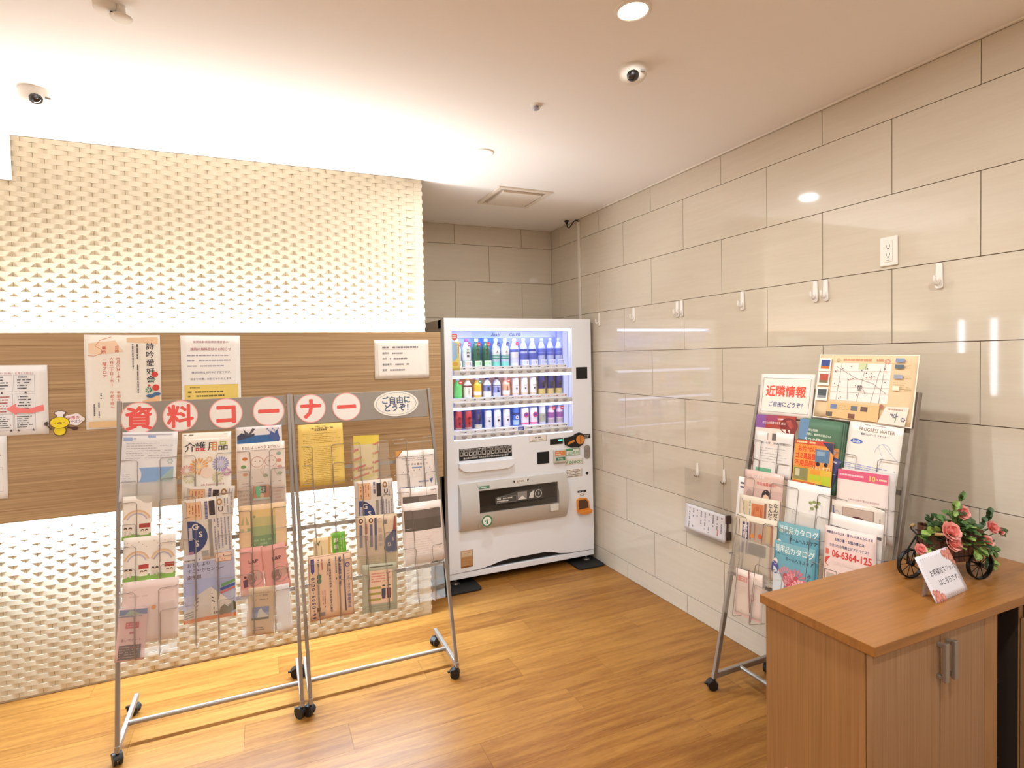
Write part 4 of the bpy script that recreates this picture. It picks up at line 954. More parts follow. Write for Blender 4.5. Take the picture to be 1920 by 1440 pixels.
# ---- right rack
s = Sheet(.272, .195, 'eee4da', thick=.002); s.frame(.06, .10, .94, .88, .0014, '5a5660'); s.text('近隣情報', .5, .40, .052, 'e8523c', .028, sx=.98); s.text('ご自由にどうぞ！', .52, .70, .0255, '4a5c8a', .018, sx=.92, slant=.06)
put(s, 'sign_sheet', 'white sign with large red characters at the top of right rack', R3, .228, 1.350, .012, .5, GC, 'sign', )
s = Sheet(.382, .262, 'e0c49c', thick=.003); s.rect(0, 0, 1, .012, 'efe8dc'); s.rect(0, .985, 1, 1, 'efe8dc'); s.rect(0, 0, .010, 1, 'efe8dc'); s.rect(.99, 0, 1, 1, 'efe8dc')
s.rect(.17, .13, .76, .70, 'ece4dc'); s.scribble(.25, .05, .72, .11, 1, 'c9906c', th=.6); s.flower(.22, .09, .010, 'c4a878', 8); s.flower(.72, .10, .012, 'd08a78', 9); s.rect(.44, .13, .53, .22, 'c6cfa2')
for a, b in (((.26, .13), (.24, .70)), ((.52, .13), (.46, .70)), ((.66, .2), (.60, .70)), ((.34, .35), (.36, .68)), ((.70, .13), (.68, .7))): s.line([a, b], .0016, '9a8f88')
for v in (.26, .38, .50, .58): s.line([(.17, v), (.76, v - .02)], .0010, 'b5aaa2')
s.line([(.20, .18), (.42, .35), (.60, .42), (.74, .56)], .0014, '8a8078')
for q in range(34): s.ell(.20 + .53 * s.rng.random(), .16 + .52 * s.rng.random(), .006, None, s.rng.choice(['5a4c48', 'b5604c', '4a4a5a']), 6)
for q in range(12): s.rect(.46 + .012 * (q % 4), .46 + .03 * (q // 4), .468 + .012 * (q % 4), .475 + .03 * (q // 4), '4a4048')
for i, (v, c1, c2) in enumerate(((.09, '3c4a8c', 'c8643c'), (.31, 'b5503c', '7a6a4c'), (.55, '4a5258', '8a9094'))): s.rect(.02, v - .03, .15, v + .18, 'f0e9e0'); s.rect(.035, v, .135, v + .10, c1); s.rect(.035, v + .10, .135, v + .14, c2)
for v, c in ((.05, '7c90b8'), (.14, '5a6470'), (.28, '9aa0b4')): s.rect(.80, v, .88, v + .055, c); s.scribble(.89, v, .97, v + .055, 3, 'b59c78', th=.2)
s.scribble(.80, .38, .97, .50, 4, 'a8885c', th=.2); s.rect(.80, .44, .86, .5, 'efe4c8')
s.rect(.16, .74, .70, .97, 'dfb983')
for u, c in ((.20, '6c80a8'), (.42, '6a7078'), (.52, '6a5048'), (.16, '6a6058'), (.40, '7a4c3c')): v = .77 if u not in (.16, .40) else .89; s.rect(u, v, u + .07, v + .07, c)
s.scribble(.28, .77, .4, .85, 3, 'a8885c', th=.2); s.poly([(.70, .98), (.76, .74), (.97, .72), (.95, .985)], 'e9ddcf'); s.scribble(.78, .75, .96, .79, 1, 'b98a7c', th=.5); s.line([(.87, .80), (.86, .95)], .003, '6a8a6c')
for q in range(5): s.rect(.81 + .012 * q, .83 + .02 * (q % 3), .835 + .012 * q, .845 + .02 * (q % 3), '6a6c88')
s.ell(.72, .74, .02, None, 'a86a5c', 10); s.flower(.93, .9, .009, '6a7088', 6)
put(s, 'map_board', 'laminated illustrated town map board at the top of right rack', R3, .572, 1.398, .022, -1, GC, 'map')
s = Sheet(.205, .27, 'a8443c', gloss=True, bend=bulge(.010, .205), thick=.004); s.rect(0, 0, .3, .3, '8a5a9c'); s.rect(.3, 0, .6, .12, 'a04868'); s.rect(0, .22, .9, .52, 'e6d6cc'); s.text('あなたの気持ちを写真に', .5, .13, .013, 'efe0dc', .012, sx=.85); s.ell(.86, .16, .2, .13, '7c2420')
for q in range(4): s.rect(.1 + .2 * q, .30, .2 + .2 * q, .42, ('8a7a70', 'b59a88', '6a6460', 'c4b0a0')[q])
put(s, 'booklet', 'glossy purple and red booklet, top left of the right rack', R3, .198, 1.125, .016, 2, GC, 'booklet')
s = Sheet(.199, .20, 'e4ddd8', gloss=True); s.text('個人・法人賃貸借契約書のお見積り', .5, .25, .010, '6a6670', .012, sx=.8); s.scribble(.15, .34, .95, .7, 6, 'a8a2a4', th=.18, dens=.95); s.rect(.08, .82, .50, .98, '6fae8c'); s.rect(.08, .96, .50, 1, 'd8d0a0')
put(s, 'leaflet', 'white letter sheet in front of the purple and red booklet', R3, .208, 1.085, .026, 2, GC)
for k in range(4):
    s = Sheet(.190, .287, '4f7258' if k == 3 else '5c7a60', bend=bulge(.008, .19), thick=.003)
    if k == 3:
        s.rect(0, 0, .25, .3, '6a8cb0'); s.text('成功報酬', .36, .15, .011, 'e4ead8', .01); s.text('弁護士、事務所が選ばれる', .5, .21, .011, 'e4ead8', .01, sx=.85); s.text('５つの理由', .42, .29, .019, 'eef0e0', .012)
        s.rect(.0, .36, .34, .56, 'd98a4c'); s.rect(.38, .36, .98, .56, 'dc8f50'); s.ell(.04, .41, .07, None, 'efe6da'); s.ell(.84, .42, .08, None, 'efe6da'); s.text('1', .04, .41, .012, '8a6a4c'); s.text('2', .84, .42, .014, '8a6a4c'); s.ell(.85, .62, .12, None, 'd8b088')
    put(s, 'booklet', ('rearmost', 'third', 'second', 'front')[k] + ' of the stacked green lawyer booklets in the right rack', R3, .430 - .005 * k, 1.120 - .002 * k, .006 + .005 * k, -1, GC, 'booklet')
s = Sheet(.100, .19, '3c4068', gloss=True); s.rect(0, .25, .6, 1, 'd8c04c'); s.scribble(.1, .05, .9, .2, 2, 'c9c4d0'); s.rect(.0, .6, 1, .8, '6a8a4c')
put(s, 'flyer', 'dark blue and yellow flyer half hidden behind the orange one', R3, .455, 1.030, .029, -14, GC, 'flyer')
s = Sheet(.171, .185, 'e0862c', gloss=True); s.rect(0, 0, 1, .10, 'c8503c'); s.scribble(.05, .02, .6, .08, 1, 'f0d8a0', th=.6); s.rect(.0, .10, 1, .60, 'df9448'); s.text('お片付け', .34, .20, .024, 'd8452c', .03, sx=.9); s.text('ゴミ遺品整理', .36, .36, .026, 'd8452c', .035, sx=.72); s.text('不用品回収', .34, .52, .026, 'd8452c', .035, sx=.8)
s.poly([(.72, .02), (1, .02), (1, .26)], '3c3c5c'); s.rect(.56, .18, .92, .46, '5c7c9c'); s.rect(.60, .22, .80, .32, '8aa4b8'); s.ell(.64, .50, .05, None, '2c2c34', 12); s.ell(.84, .50, .05, None, '2c2c34', 12); s.text('いたします！', .72, .585, .015, 'f2e2b0', .02)
s.rect(0, .62, 1, 1, 'd9b244'); s.rect(.02, .63, .4, .9, '8a8458'); s.rect(.06, .66, .18, .82, 'c9c0a0'); s.rect(.45, .64, .72, .74, 'e2963c'); s.rect(.45, .75, .74, .86, 'b4c234'); s.rect(.76, .75, .98, .93, 'b4c234'); s.rect(.0, .92, .6, 1, 'd06a3c'); s.rect(.62, .94, .98, 1, '4a4a3c')
put(s, 'flyer', 'bright orange waste clearance flyer in the middle of right rack', R3, .409, 1.080, .034, 2, GC, 'flyer')
s = Sheet(.198, .27, 'e9e2da', gloss=True, thick=.004); s.scribble(.3, .015, .75, .03, 1, 'a89c94', th=.6); s.text('PROGRESS WATER', .53, .085, .0195, '86684f', .012, sx=.80); s.text('電解プログレス ウォーター', .5, .155, .0085, '5a5468', .012)
s.ell(.18, .27, .12, .035, '4a64b0', 16); s.text('Smile', .18, .27, .014, 'e8ecf4', .02); s.ring(.70, .42, .16, .17, .05, 'b9bccc', 16, 20, 170); s.line([(.68, .26), (.85, .38), (.98, .46)], .0015, 'a8adc4'); s.line([(.6, .30), (.7, .44), (.66, .55)], .0015, 'b9bccc')
s.scribble(.0, .58, 1.0, .66, 3, '9aa4c8', th=.4); s.scribble(.1, .66, .5, .76, 3, '8a98c4', th=.4); s.text('～今日から始める水の革命へ～', .56, .66, .010, '8a8ca4', .006, sx=.9)
put(s, 'booklet', 'white drinking water catalogue, top right of the right rack', R3, .634, 1.130, .024, -2, GC, 'booklet')
s = Sheet(.200, .25, 'c9c0bc'); put(s, 'booklet', 'grey white booklet behind the pink banded magazine, right rack', R3, .640, .965, .036, 3, GC, 'booklet')
s = Sheet(.189, .27, 'ead9d2', gloss=True, thick=.005); s.rect(0, 0, 1, .135, 'd45a78'); s.scribble(.04, .05, .62, .09, 1, 'f0c0c8', th=.6); s.text('10', .70, .075, .026, 'ecd25c', .02); s.scribble(.78, .06, .97, .10, 1, 'ecd0b0', th=.6); s.text('小林から出た選ぶ人気の様式', .55, .40, .009, 'b08a88', .006); s.text('花　想', .74, .55, .024, '6a5c60', .008)
put(s, 'magazine', 'cream magazine with pink top band in the right rack', R3, .625, .948, .042, 2.5, GC, 'magazine')
s = Sheet(.07, .2, 'e8e2de'); s.rect(.2, .12, 1, .16, '4a444c'); s.rect(.2, .21, 1, .25, '4a444c'); s.text('写真', .7, .42, .012, '6a6468')
put(s, 'leaflet', 'white sheet with two black bars at the left of right rack', R3, .085, .860, .036, 2, GC)
s = Sheet(.205, .22, 'd8b8ac', gloss=True, bend=bulge(.006, .205)); s.text('地区高齢者', .38, .12, .014, 'efe0dc', .012); s.text('作品展募集中！', .60, .25, .016, 'c96a62', .014); s.rect(0, .35, 1, 1, 'c9a9a0'); s.ell(.62, .48, .11, .13, '33262c', 16); s.ell(.62, .55, .09, .10, 'e4bda4', 14); s.ell(.62, .46, .11, .07, '33262c', 14, 0, 180); s.poly([(.42, .98), (.46, .70), (.56, .64), (.70, .64), (.82, .72), (.86, .98)], '3c4460')
for q in range(9): s.ell(.48 + .045 * (q % 8), .74 + .06 * (q % 4), .008, None, 'b9bcd0', 5)
s.ell(.18, .6, .12, .2, 'b09088', 12); s.ell(.28, .8, .08, .1, 'dcd0c8', 10)
put(s, 'magazine', 'photo magazine with a person in a dotted top, right rack left', R3, .192, .895, .042, 2.5, GC, 'magazine')
def newsp(w, h):
    s = Sheet(w, h, 'd8c9b4', bend=bulge(.014, w), thick=.004); return s
s = newsp(.214, .2); s.line([(.1, .08), (.22, .55)], .004, '4a3c40'); s.rect(.14, .12, .30, .5, 'cdbd9c'); s.rect(.38, .15, .68, .62, 'c8784c'); s.ell(.53, .38, .12, .18, 'b8603a', 12); s.rect(.69, .1, .74, .7, '8a5c4c'); s.scribble(.31, .1, .36, .6, 1, '8a9484', True, th=.6); s.text('なんだろう', .82, .14, .020, '4c4046', .02, vertical=True, pitch=1.0); s.text('なんだろう', .93, .12, .020, '4c4046', .02, vertical=True, pitch=1.0)
put(s, 'newspaper', 'rear newspaper with an orange picture at left of right rack', R3, .190, .790, .050, 4, GC, 'newspaper')
s = newsp(.213, .25); s.rect(.19, .13, .36, .68, '453a70'); s.text('実施中！', .275, .22, .027, 'ece4e4', .03, vertical=True, pitch=1.15); s.rect(.38, .10, .90, .44, 'a89484'); s.rect(.40, .12, .54, .40, '8c6c60'); s.rect(.56, .14, .76, .42, 'b98a6c'); s.rect(.79, .12, .88, .40, 'b9a078'); s.ell(.47, .34, .05, None, 'd0803c', 10); s.ell(.66, .32, .05, None, 'c8542c', 10)
s.rect(.38, .46, .80, .66, '6a625c'); s.rect(.42, .5, .6, .62, '4a4442'); s.line([(.08, .1), (.1, .5), (.16, .85)], .004, '4a3c40'); s.rect(.88, .1, .93, .98, 'a8705c'); s.ring(.08, .62, .10, .07, .3, '8a9490', 12)
put(s, 'newspaper', 'front newspaper with a purple banner at left of right rack', R3, .197, .680, .058, 4, GC, 'newspaper')
s = Sheet(.194, .27, 'e9e4e0', bend=bulge(.010, .194), gloss=True); s.frame(.2, .45, .37, .72, .0009, 'b4b0b0'); s.ring(.285, .47, .085, .02, .15, '9a9898', 16); s.ring(.285, .62, .075, .02, .15, 'b4b0b0', 16)
for u, v in ((.62, .27), (.70, .25), (.75, .31), (.66, .35), (.79, .25)): s.ell(u, v, .045, .025, '8f9a5c', 8)
s.line([(.6, .4), (.7, .3), (.86, .28)], .001, 'a8a890'); s.rect(.86, .28, .87, .5, 'd8d4d0')
put(s, 'leaflet', 'white leaflet with a drawn glass and green leaves, right rack centre', R3, .409, .860, .040, 1.5, GC)
for k, (c_, t_, n_) in enumerate(((.400, .690, .056), (.399, .610, .064))):
    s = Sheet(.186, .265, '6aa3b4', gloss=True, bend=bulge(.012, .186), thick=.005); s.rect(0, 0, 1, .12, '7bb0bc'); s.text('護用品カタログ', .52, .105, .031, 'e9f1ec', .004, sx=.82); s.scribble(.05, .17, .4, .20, 1, '4a8090', th=.5); s.text('ホームヘルスケア', .66, .235, .0185, '2f3f50', .014, sx=.80)
    for q in range(5): s.flower(.36 + .09 * q, .50 + .07 * ((q * 2) % 3), .042, ('d9838c', 'c8606c', 'e09aa0', 'cf707c', 'e4a8a8')[q], 14, 'b84a58')
    s.ell(.06, .32, .07, None, 'e8dcd8', 12); s.ell(.04, .42, .12, .10, '5a5a98', 12); s.poly([(0, .40), (.16, .44), (.34, .62), (.30, 1), (0, 1)], 'd4dce4') if k else None
    s.text('あなたに', .90, .40, .018, '42606c', .006, vertical=True)
    put(s, 'catalogue', ('rear', 'front')[k] + ' light blue care goods catalogue with pink flowers, right rack', R3, c_, t_, n_, 4, GC, 'catalogue')
s = Sheet(.198, .22, 'd6c8bc', bend=bulge(.008, .198), gloss=True, thick=.004); s.line([(.03, .1), (.10, .6)], .006, '4a4c6c'); s.ring(.12, .24, .06, .07, .25, 'a8a2ac', 14); s.rect(.24, .10, .82, .9, 'b79f90'); s.frame(.24, .10, .82, .9, .0015, '5a4a44'); s.ell(.53, .48, .25, .26, '5c2c2c', 18); s.ell(.53, .62, .15, .18, 'd8c0b0', 14); s.poly([(.36, .62), (.7, .58), (.62, .86), (.45, .86)], 'd9d2ca'); s.scribble(.84, .2, .96, .9, 2, 'a8988c', True, th=.4)
put(s, 'magazine', 'magazine with a dark red haired portrait in the right rack', R3, .622, .855, .046, 4, GC, 'magazine')
s = Sheet(.200, .21, 'e6dfda', bend=bulge(.008, .2), gloss=True); s.rect(.02, .22, .98, .27, '6a6464')
put(s, 'leaflet', 'bowed white leaflet with a thin black bar, right rack', R3, .624, .805, .056, 1, GC)
s = Sheet(.195, .24, 'e8cfc8', bend=bulge(.008, .195), thick=.002); s.text('高齢者のみなさま・障がいのあるみなさま', .5, .09, .0115, '4a4c78', .022, sx=.80); s.text('お困り事・お悩み事には', .52, .19, .0125, '4a4c78', .022, sx=.82); s.text('ひまわりの弁護士がアドバイス！', .5, .285, .0125, '4a4c78', .02, sx=.82)
s.text('06-6364-125', .56, .405, .036, 'd2403c', .03, sx=.80); s.rect(.04, .355, .11, .44, 'd8685c'); s.poly([(.03, .50), (.12, .47), (1.0, .49), (1.0, .60), (.1, .62), (.03, .58)], 'cf4a40'); s.text('ひまわり高齢者', .5, .545, .017, 'efd8d0', .02, sx=.9)
s.frame(.03, .68, .30, .92, .002, '5a4a44'); s.rect(.08, .72, .25, .86, 'b8a698'); s.rect(.36, .68, .97, .95, '6a4a40'); s.scribble(.38, .7, .95, .93, 3, 'c9a898', th=.4)
put(s, 'flyer', 'pale pink flyer with a red 06-6364-125 phone number, right rack', R3, .622, .745, .072, 4, GC, 'flyer')
s = Sheet(.140, .195, 'e8d2c8', bend=vfold(-.006, .14, -.01)); s.rect(.05, .14, .48, .26, 'c97264'); s.scribble(.08, .16, .45, .24, 2, 'e4b8ac', th=.4); s.flower(.66, .55, .016, 'd08a8a', 10); s.scribble(.1, .35, .5, .55, 4, 'e0c0b8', th=.3); s.ell(.28, .88, .03, None, 'd9a89c', 8); s.rect(0, .96, 1, 1, 'dba8a4')
put(s, 'leaflet', 'cream and red leaflet in the lowest left pocket of right rack', R3, .208, .470, .080, 5, GC)
t = tag(MB().tube([R3.at(.205, .575, .089), R3.at(.215, .50, .089), R3.at(.232, .40, .089)], .0022, M('red_band', '8f4034', .5), 6).build('ribbon'), 'thin dark red ribbon hanging over the lowest leaflet of right rack', 'ribbon')
# ================================================================== VENDING MACHINE
FY = -0.67; VX0, VX1 = -1.206, -0.040; VT = 1.866; DB = 0.100
m_vm = M('vending_white_steel', 'f0f2f9', 0.32, var=0.015, scale=4)
m_vmside = M('vending_side_steel', 'c9c0b8', 0.4, var=0.02)
m_case = M('display_case_white', 'd4d9f6', 0.4, var=0.01)
m_rail = M('button_rail_grey', 'dcd8d6', 0.4, 0.0)
m_silver = M('flap_silver', 'c9c3bd', 0.35, 0.1, var=0.02)
m_dark = M('vending_black', '141212', 0.35)
m_led = glow('display_tube', 'd4deff', 10.0)
vm = root('vending_machine', 'white drink vending machine standing in the tiled corner', 'vending machine', (-0.623, FY, 0.0))
WX0, WX1, WZ0, WZ1 = -1.152, -0.206, 1.018, 1.797
# cabinet behind the door
MB().box(VX0 + .004, -0.52, 0.10, VX1 - .004, -0.045, VT - .006, m_vmside).box(VX0 + .004, -0.60, 0.10, WX0 - .001, -0.52, VT - .006, m_vmside).box(WX1 + .001, -0.60, 0.10, VX1 - .004, -0.52, VT - .006, m_vmside) \
    .box(VX0 + .004, -0.60, WZ1, VX1 - .004, -0.52, VT - .006, m_vmside).box(VX0 + .004, -0.60, 0.16, VX1 - .004, -0.52, WZ0, m_vmside).build('cabinet', vm)
# door with the window opening and the wavy lower edge
d = MB(); dp = lambda a, b, e: (a, e, b)
d.box(VX0, FY, WZ0, WX0, -0.601, VT, m_vm).box(WX1, FY, WZ0, VX1, -0.601, VT, m_vm).box(WX0, FY, WZ1, WX1, -0.601, VT, m_vm)
wave = [(VX0, DB), (-1.142, DB + .001), (-0.98, DB + .004), (-0.90, DB + .016), (-0.83, DB + .032), (-0.76, DB + .040), (-0.47, DB + .042), (-0.41, DB + .034), (-0.34, DB + .014), (-0.27, DB + .005), (VX1, DB)]
d.prism(wave + [(VX1, WZ0), (VX0, WZ0)], dp, FY, -0.601, m_vm)
door = sub(d.build('door', vm))
g = MB(); g.box(VX0 + .02, FY + .025, 0.098, VX1 - .02, FY + .035, 0.16, m_dark)
for k in range(9): g.box(-1.0 + .0, FY + .018, .103 + k * .005, -.26, FY + .022, .1045 + k * .005, M('vent_slat', '3a3634', .5))
g.build('lower_vent', vm)
MB().box(VX0, FY + .004, 0.055, VX1, FY + .05, 0.0955, m_vm).build('kick_plate', vm, bevel=.003)
MB().box(VX0 + .05, -0.60, 0.03, VX1 - .05, -0.06, 0.10, m_dark).build('underframe', vm)
for x in (-1.150, -0.085):
    for y in (-0.625, -0.11):
        m = MB(); m.cyl((x, y, 0.014), (x, y, 0.10), 0.008, M('foot_steel', '8f8a84', .35, .8), seg=10).lathe([(0.030, 0.0142), (0.030, 0.018), (0.012, 0.026)], M('foot_steel', '8f8a84'), (x, y, 0), 16); m.build('levelling_foot', vm)
# display case
c = MB(); CY = -0.53
c.box(WX0, CY, WZ0, WX1, CY + .006, WZ1, m_case).box(WX0 + .001, FY + .012, WZ0 + .0005, WX1 - .001, CY, WZ0 + .003, m_case).box(WX0 + .001, FY + .012, WZ1 - .003, WX1 - .001, CY, WZ1 - .0005, m_case).box(WX0 + .0005, FY + .012, WZ0, WX0 + .003, CY, WZ1, m_case).box(WX1 - .003, FY + .012, WZ0, WX1 - .0005, CY, WZ1, m_case)
c.build('display_case', vm)
def posterplate(x0, x1, z0, z1, stops, name, noise=0.0):
    m = bpy.data.materials.new(name); m.use_nodes = True; nt = m.node_tree; b = nt.nodes['Principled BSDF']; b.inputs['Roughness'].default_value = .5
    tc = nt.nodes.new('ShaderNodeTexCoord'); sp = nt.nodes.new('ShaderNodeSeparateXYZ'); nt.links.new(tc.outputs['Generated'], sp.inputs[0])
    nz = nt.nodes.new('ShaderNodeTexNoise'); nz.inputs['Scale'].default_value = 3.0; nt.links.new(tc.outputs['Generated'], nz.inputs['Vector'])
    ma = nt.nodes.new('ShaderNodeMath'); ma.operation = 'MULTIPLY_ADD'; ma.inputs[1].default_value = noise; nt.links.new(nz.outputs[0], ma.inputs[0]); nt.links.new(sp.outputs[0], ma.inputs[2])
    cr = nt.nodes.new('ShaderNodeValToRGB'); e = cr.color_ramp.elements
    while len(e) < len(stops): e.new(0.5)
    for i, (p, h) in enumerate(stops): e[i].position = p; e[i].color = hexcol(h)
    nt.links.new(ma.outputs[0], cr.inputs[0]); nt.links.new(cr.outputs[0], b.inputs['Base Color'])
    MB().box(x0, CY - .004, z0, x1, CY - .001, z1, m).build('backdrop', vm)
posterplate(WX0 + .004, WX1 - .05, 1.53, 1.79, [(0, 'dfe8f8'), (.22, '9fc0f0'), (.36, '2f6fd0'), (.46, '4c86dc'), (.60, 'a9b6ee'), (1, '8f9ae8')], 'backdrop_blue', .12)
posterplate(WX0 + .004, WX1 - .05, 1.31, 1.453, [(0, 'e8873c'), (.3, 'e9a45a'), (.45, 'dca8a0'), (.7, 'efc090'), (1, 'e9d69c')], 'backdrop_orange', .2)
posterplate(WX0 + .004, WX1 - .05, 1.085, 1.235, [(0, '5c86dc'), (.2, '3f6fd0'), (.5, '3c78d8'), (.75, '6a8ce0'), (1, '8aa0e4')], 'backdrop_blue_low', .3)
# lamp tubes in the case
MB().box(WX0 + .01, FY + .022, 1.780, WX1 - .01, FY + .040, 1.792, m_led).build('top_tube', vm)
MB().box(WX1 - .044, FY + .050, WZ0 + .01, WX1 - .012, FY + .062, WZ1 - .02, glow('side_tube', 'd4d8ff', 1.0)).build('side_tube', vm)
area('display_lamp', (-0.68, FY + .045, 1.782), (math.radians(-20), 0, 0), 0.9, 0.02, 1.8, (0.72, 0.80, 1.0))
for z in (1.452, 1.232): area('shelf_lamp', (-0.70, FY + .030, z), (math.radians(-25), 0, 0), 0.86, 0.012, 1.2, (0.74, 0.81, 1.0))
area('price_lamp', (-0.70, FY + .020, 1.03), (math.radians(120), 0, 0), 0.86, 0.012, 0.8, (0.80, 0.85, 1.0))
SHELF = [(1.526, 1.486, 1.452), (1.307, 1.264, 1.232), (1.083, 1.042, 1.019)]
BX = [-1.075 + .0730 * k for k in range(12)]
for r, (zt, zb, zu) in enumerate(SHELF):
    m = MB(); m.box(WX0 + .002, FY + .016, zt - .010, WX1 - .045, CY - .005, zt, m_case)
    shelf = sub(m.build('shelf', vm))
    MB().box(WX0 + .002, FY + .014, zb + .016, WX1 - .045, FY + .024, zt + .002, M('price_rail_white', 'f4f4fb', .35)).build('price_rail', shelf)
    MB().box(WX0 + .015, FY + .006, zb - .018, WX1 - .004, FY + .022, zb + .016, m_rail).build('button_rail', shelf, bevel=.002)
    if r < 2: MB().box(WX0 + .002, FY + .012, zu - .004, WX1 - .004, FY + .026, zb - .018, glow('shelf_tube', 'd4daff', 4.0)).build('shelf_tube', shelf)
    else: MB().box(WX0 + .002, FY + .012, zu - .004, WX1 - .004, FY + .022, zb - .018, glow('shelf_tube', 'd4daff', 4.0)).build('shelf_tube', shelf)
    for k, x in enumerate(BX):
        b = MB(); b.lathe([(0.0, -.004), (.70, -.0035), (1.0, 0.0), (1.0, .004)], M('select_button', 'a39d9e', .35, .0), seg=18)
        b.map(lambda p, q, w, x=x, zb=zb: (x + p * .0205, FY + .0055 + w * .8, zb + q * .0125)); b.build('select_button', shelf)
        tcol = ('5a5a78', '4a4a6a', 'c86a7c')[0 if r != 1 else (2 if k > 5 else 1)]
        s = Sheet(.046, .012, 'f6f6fc', thick=.0006); s.scribble(.05, .25, .6, .75, 1, tcol, th=.6); s.rect(.62, .2, .95, .8, tcol)
        pb = Plane((x, FY + .0138, zt - .010), (1, 0, 0), (0, 0, 1)); bb = s.mb(); mm = pb.mat(0, 0, .0006); bb.v = [tuple(mm @ Vector(p)) for p in bb.v]; bb.build('price_tag', shelf, fix=False)
# brand lettering in the window head and its sticker
def decal(parent, name, sh, x, z, y=FY, roll=0):
    pb = Plane((x, y, z), (1, 0, 0), (0, 0, 1)); bb = sh.mb(); mm = pb.mat(0, 0, sh.thick + .0002, roll); bb.v = [tuple(mm @ Vector(p)) for p in bb.v]
    o = bb.build(name, parent, fix=False); return o
s = Sheet(.86, .050, 'd2dcf6', thick=.0008); s.rect(.20, 0, .42, 1, 'b9cdf2'); s.text('Asahi', .42, .5, .036, '3c3f6c', .014, slant=.25, sx=.95); s.text('CALPIS', .60, .5, .031, '34408c', .014, slant=.15, sx=.95); decal(vm, 'brand_strip', s, -.700, 1.757, CY - .006)
s = Sheet(.040, .048, 'd8542c', outline=[(0, .05), (.5, .0), (1, .05), (1, .65), (.5, 1), (0, .65)]); s.rect(.12, .18, .88, .36, 'f2e2d0'); s.rect(.12, .44, .88, .62, 'f2e2d0'); decal(vm, 'window_badge', s, -1.128, 1.733, FY + .016)
s = Sheet(.055, .20, 'ead66a', thick=.0006); s.poly([(0, .0), (.7, .05), (.75, .55), (.2, .7), (0, .6)], '9fc4e4'); s.scribble(.78, .05, .96, .65, 1, 'c8643c', True, th=.6); s.ell(.4, .78, .4, .07, 'e0aa3c', 14); decal(vm, 'window_sticker', s, -1.121, 1.605, FY + .014)
MB().box(WX0 - .003, FY + .003, WZ0 - .003, WX1 + .003, FY + .006, WZ1 + .003, clear('window_glass', refl_rough=.02)).build('window_glass', vm)
# door fittings
MB().box(-.174, FY - .003, 1.414, -.076, FY, 1.503, m_dark).build('reader_upper', door, bevel=.002)
MB().box(-.516, FY - .003, .800, -.416, FY, .888, m_dark).build('reader_lower', door, bevel=.002)
s = Sheet(.400, .082, '1a1818')
for k in range(12):
    u = .045 + k * .0827; s.rect(u - .034, .05, u + .034, .64, 'cfc9c4'); s.rect(u - .028, .09, u + .028, .60, '2a2626'); s.text(str(k + 1), u, .17, .013, 'd8d2cc', .01); s.ell(u, .44, .030, .17, 'b5afaa', 14); s.ell(u, .44, .021, .12, '0c0a0a', 12)
s.text('最上段の商品はこちらのボタンでもお求めになれます', .5, .81, .0140, 'e6e0da', .022, sx=1.02); decal(door, 'low_button_panel', s, -.918, .920, roll=0)
m = MB(); m.prism([(-1.125, .862), (-.712, .862), (-.712, .838), (-.725, .816), (-.76, .800), (-1.06, .800), (-1.10, .812), (-1.125, .834)], dp, FY - .030, FY, m_vm); m.prism([(-1.125, .758), (-.712, .758), (-.712, .862), (-1.125, .862)], dp, FY - .003, FY, m_vm); m.build('tray', door, bevel=.004)
m = MB()
bz0, bz1 = .393, .719
def bow(z): return .018 + .048 * math.sin(math.pi * min(1, max(0, (z - bz0) / (bz1 - bz0)))) ** .7
def strip(x0, x1, z0, z1):
    n = max(1, int((x1 - x0) / .02)); nz = 8; vs = []
    for i in range(n + 1):
        x = x0 + (x1 - x0) * i / n
        for j in range(nz + 1):
            z = z0 + (z1 - z0) * j / nz; vs.append((x, FY - bow(z), z))
    m.add(vs, [(i * (nz + 1) + j, (i + 1) * (nz + 1) + j, (i + 1) * (nz + 1) + j + 1, i * (nz + 1) + j + 1) for i in range(n) for j in range(nz)], m_silver, True)
strip(-1.132, -.998, bz0, bz1); strip(-.998, -.374, bz0, .512); strip(-.998, -.374, .668, bz1); strip(-.374, -.292, bz0, bz1)
for x in (-1.132, -.292):
    zz = [bz0 + (bz1 - bz0) * k / 20 for k in range(21)]
    m.add([(x, FY, bz0)] + [(x, FY - bow(z), z) for z in zz] + [(x, FY, bz1)], [tuple(range(23)) if x > -1 else tuple(range(22, -1, -1))], m_silver)
m.box(-1.132, FY - .018, bz0, -.292, FY, bz0 + .002, m_silver).box(-1.132, FY - .018, bz1 - .002, -.292, FY, bz1, m_silver)
m.box(-.998, FY - .058, .508, -.374, FY, .512, m_silver).box(-.998, FY - .052, .668, -.374, FY, .672, m_silver).box(-1.0, FY - .055, .51, -.997, FY, .67, m_silver).box(-.376, FY - .055, .51, -.373, FY, .67, m_silver)
bez = sub(m.build('delivery_bezel', door, fix=False))
MB().box(-.997, FY - .004, .512, -.376, FY - .001, .668, M('flap_dark', '8f8981', .3)).box(-.997, FY - .030, .512, -.376, FY - .004, .545, M('flap_dark', '8f8981')).build('flap_recess', bez)
MB().box(-.993, FY - .052, .514, -.380, FY - .050, .664, clear('flap_smoked', 'd6d2ce', refl_rough=.1)).build('flap', bez)
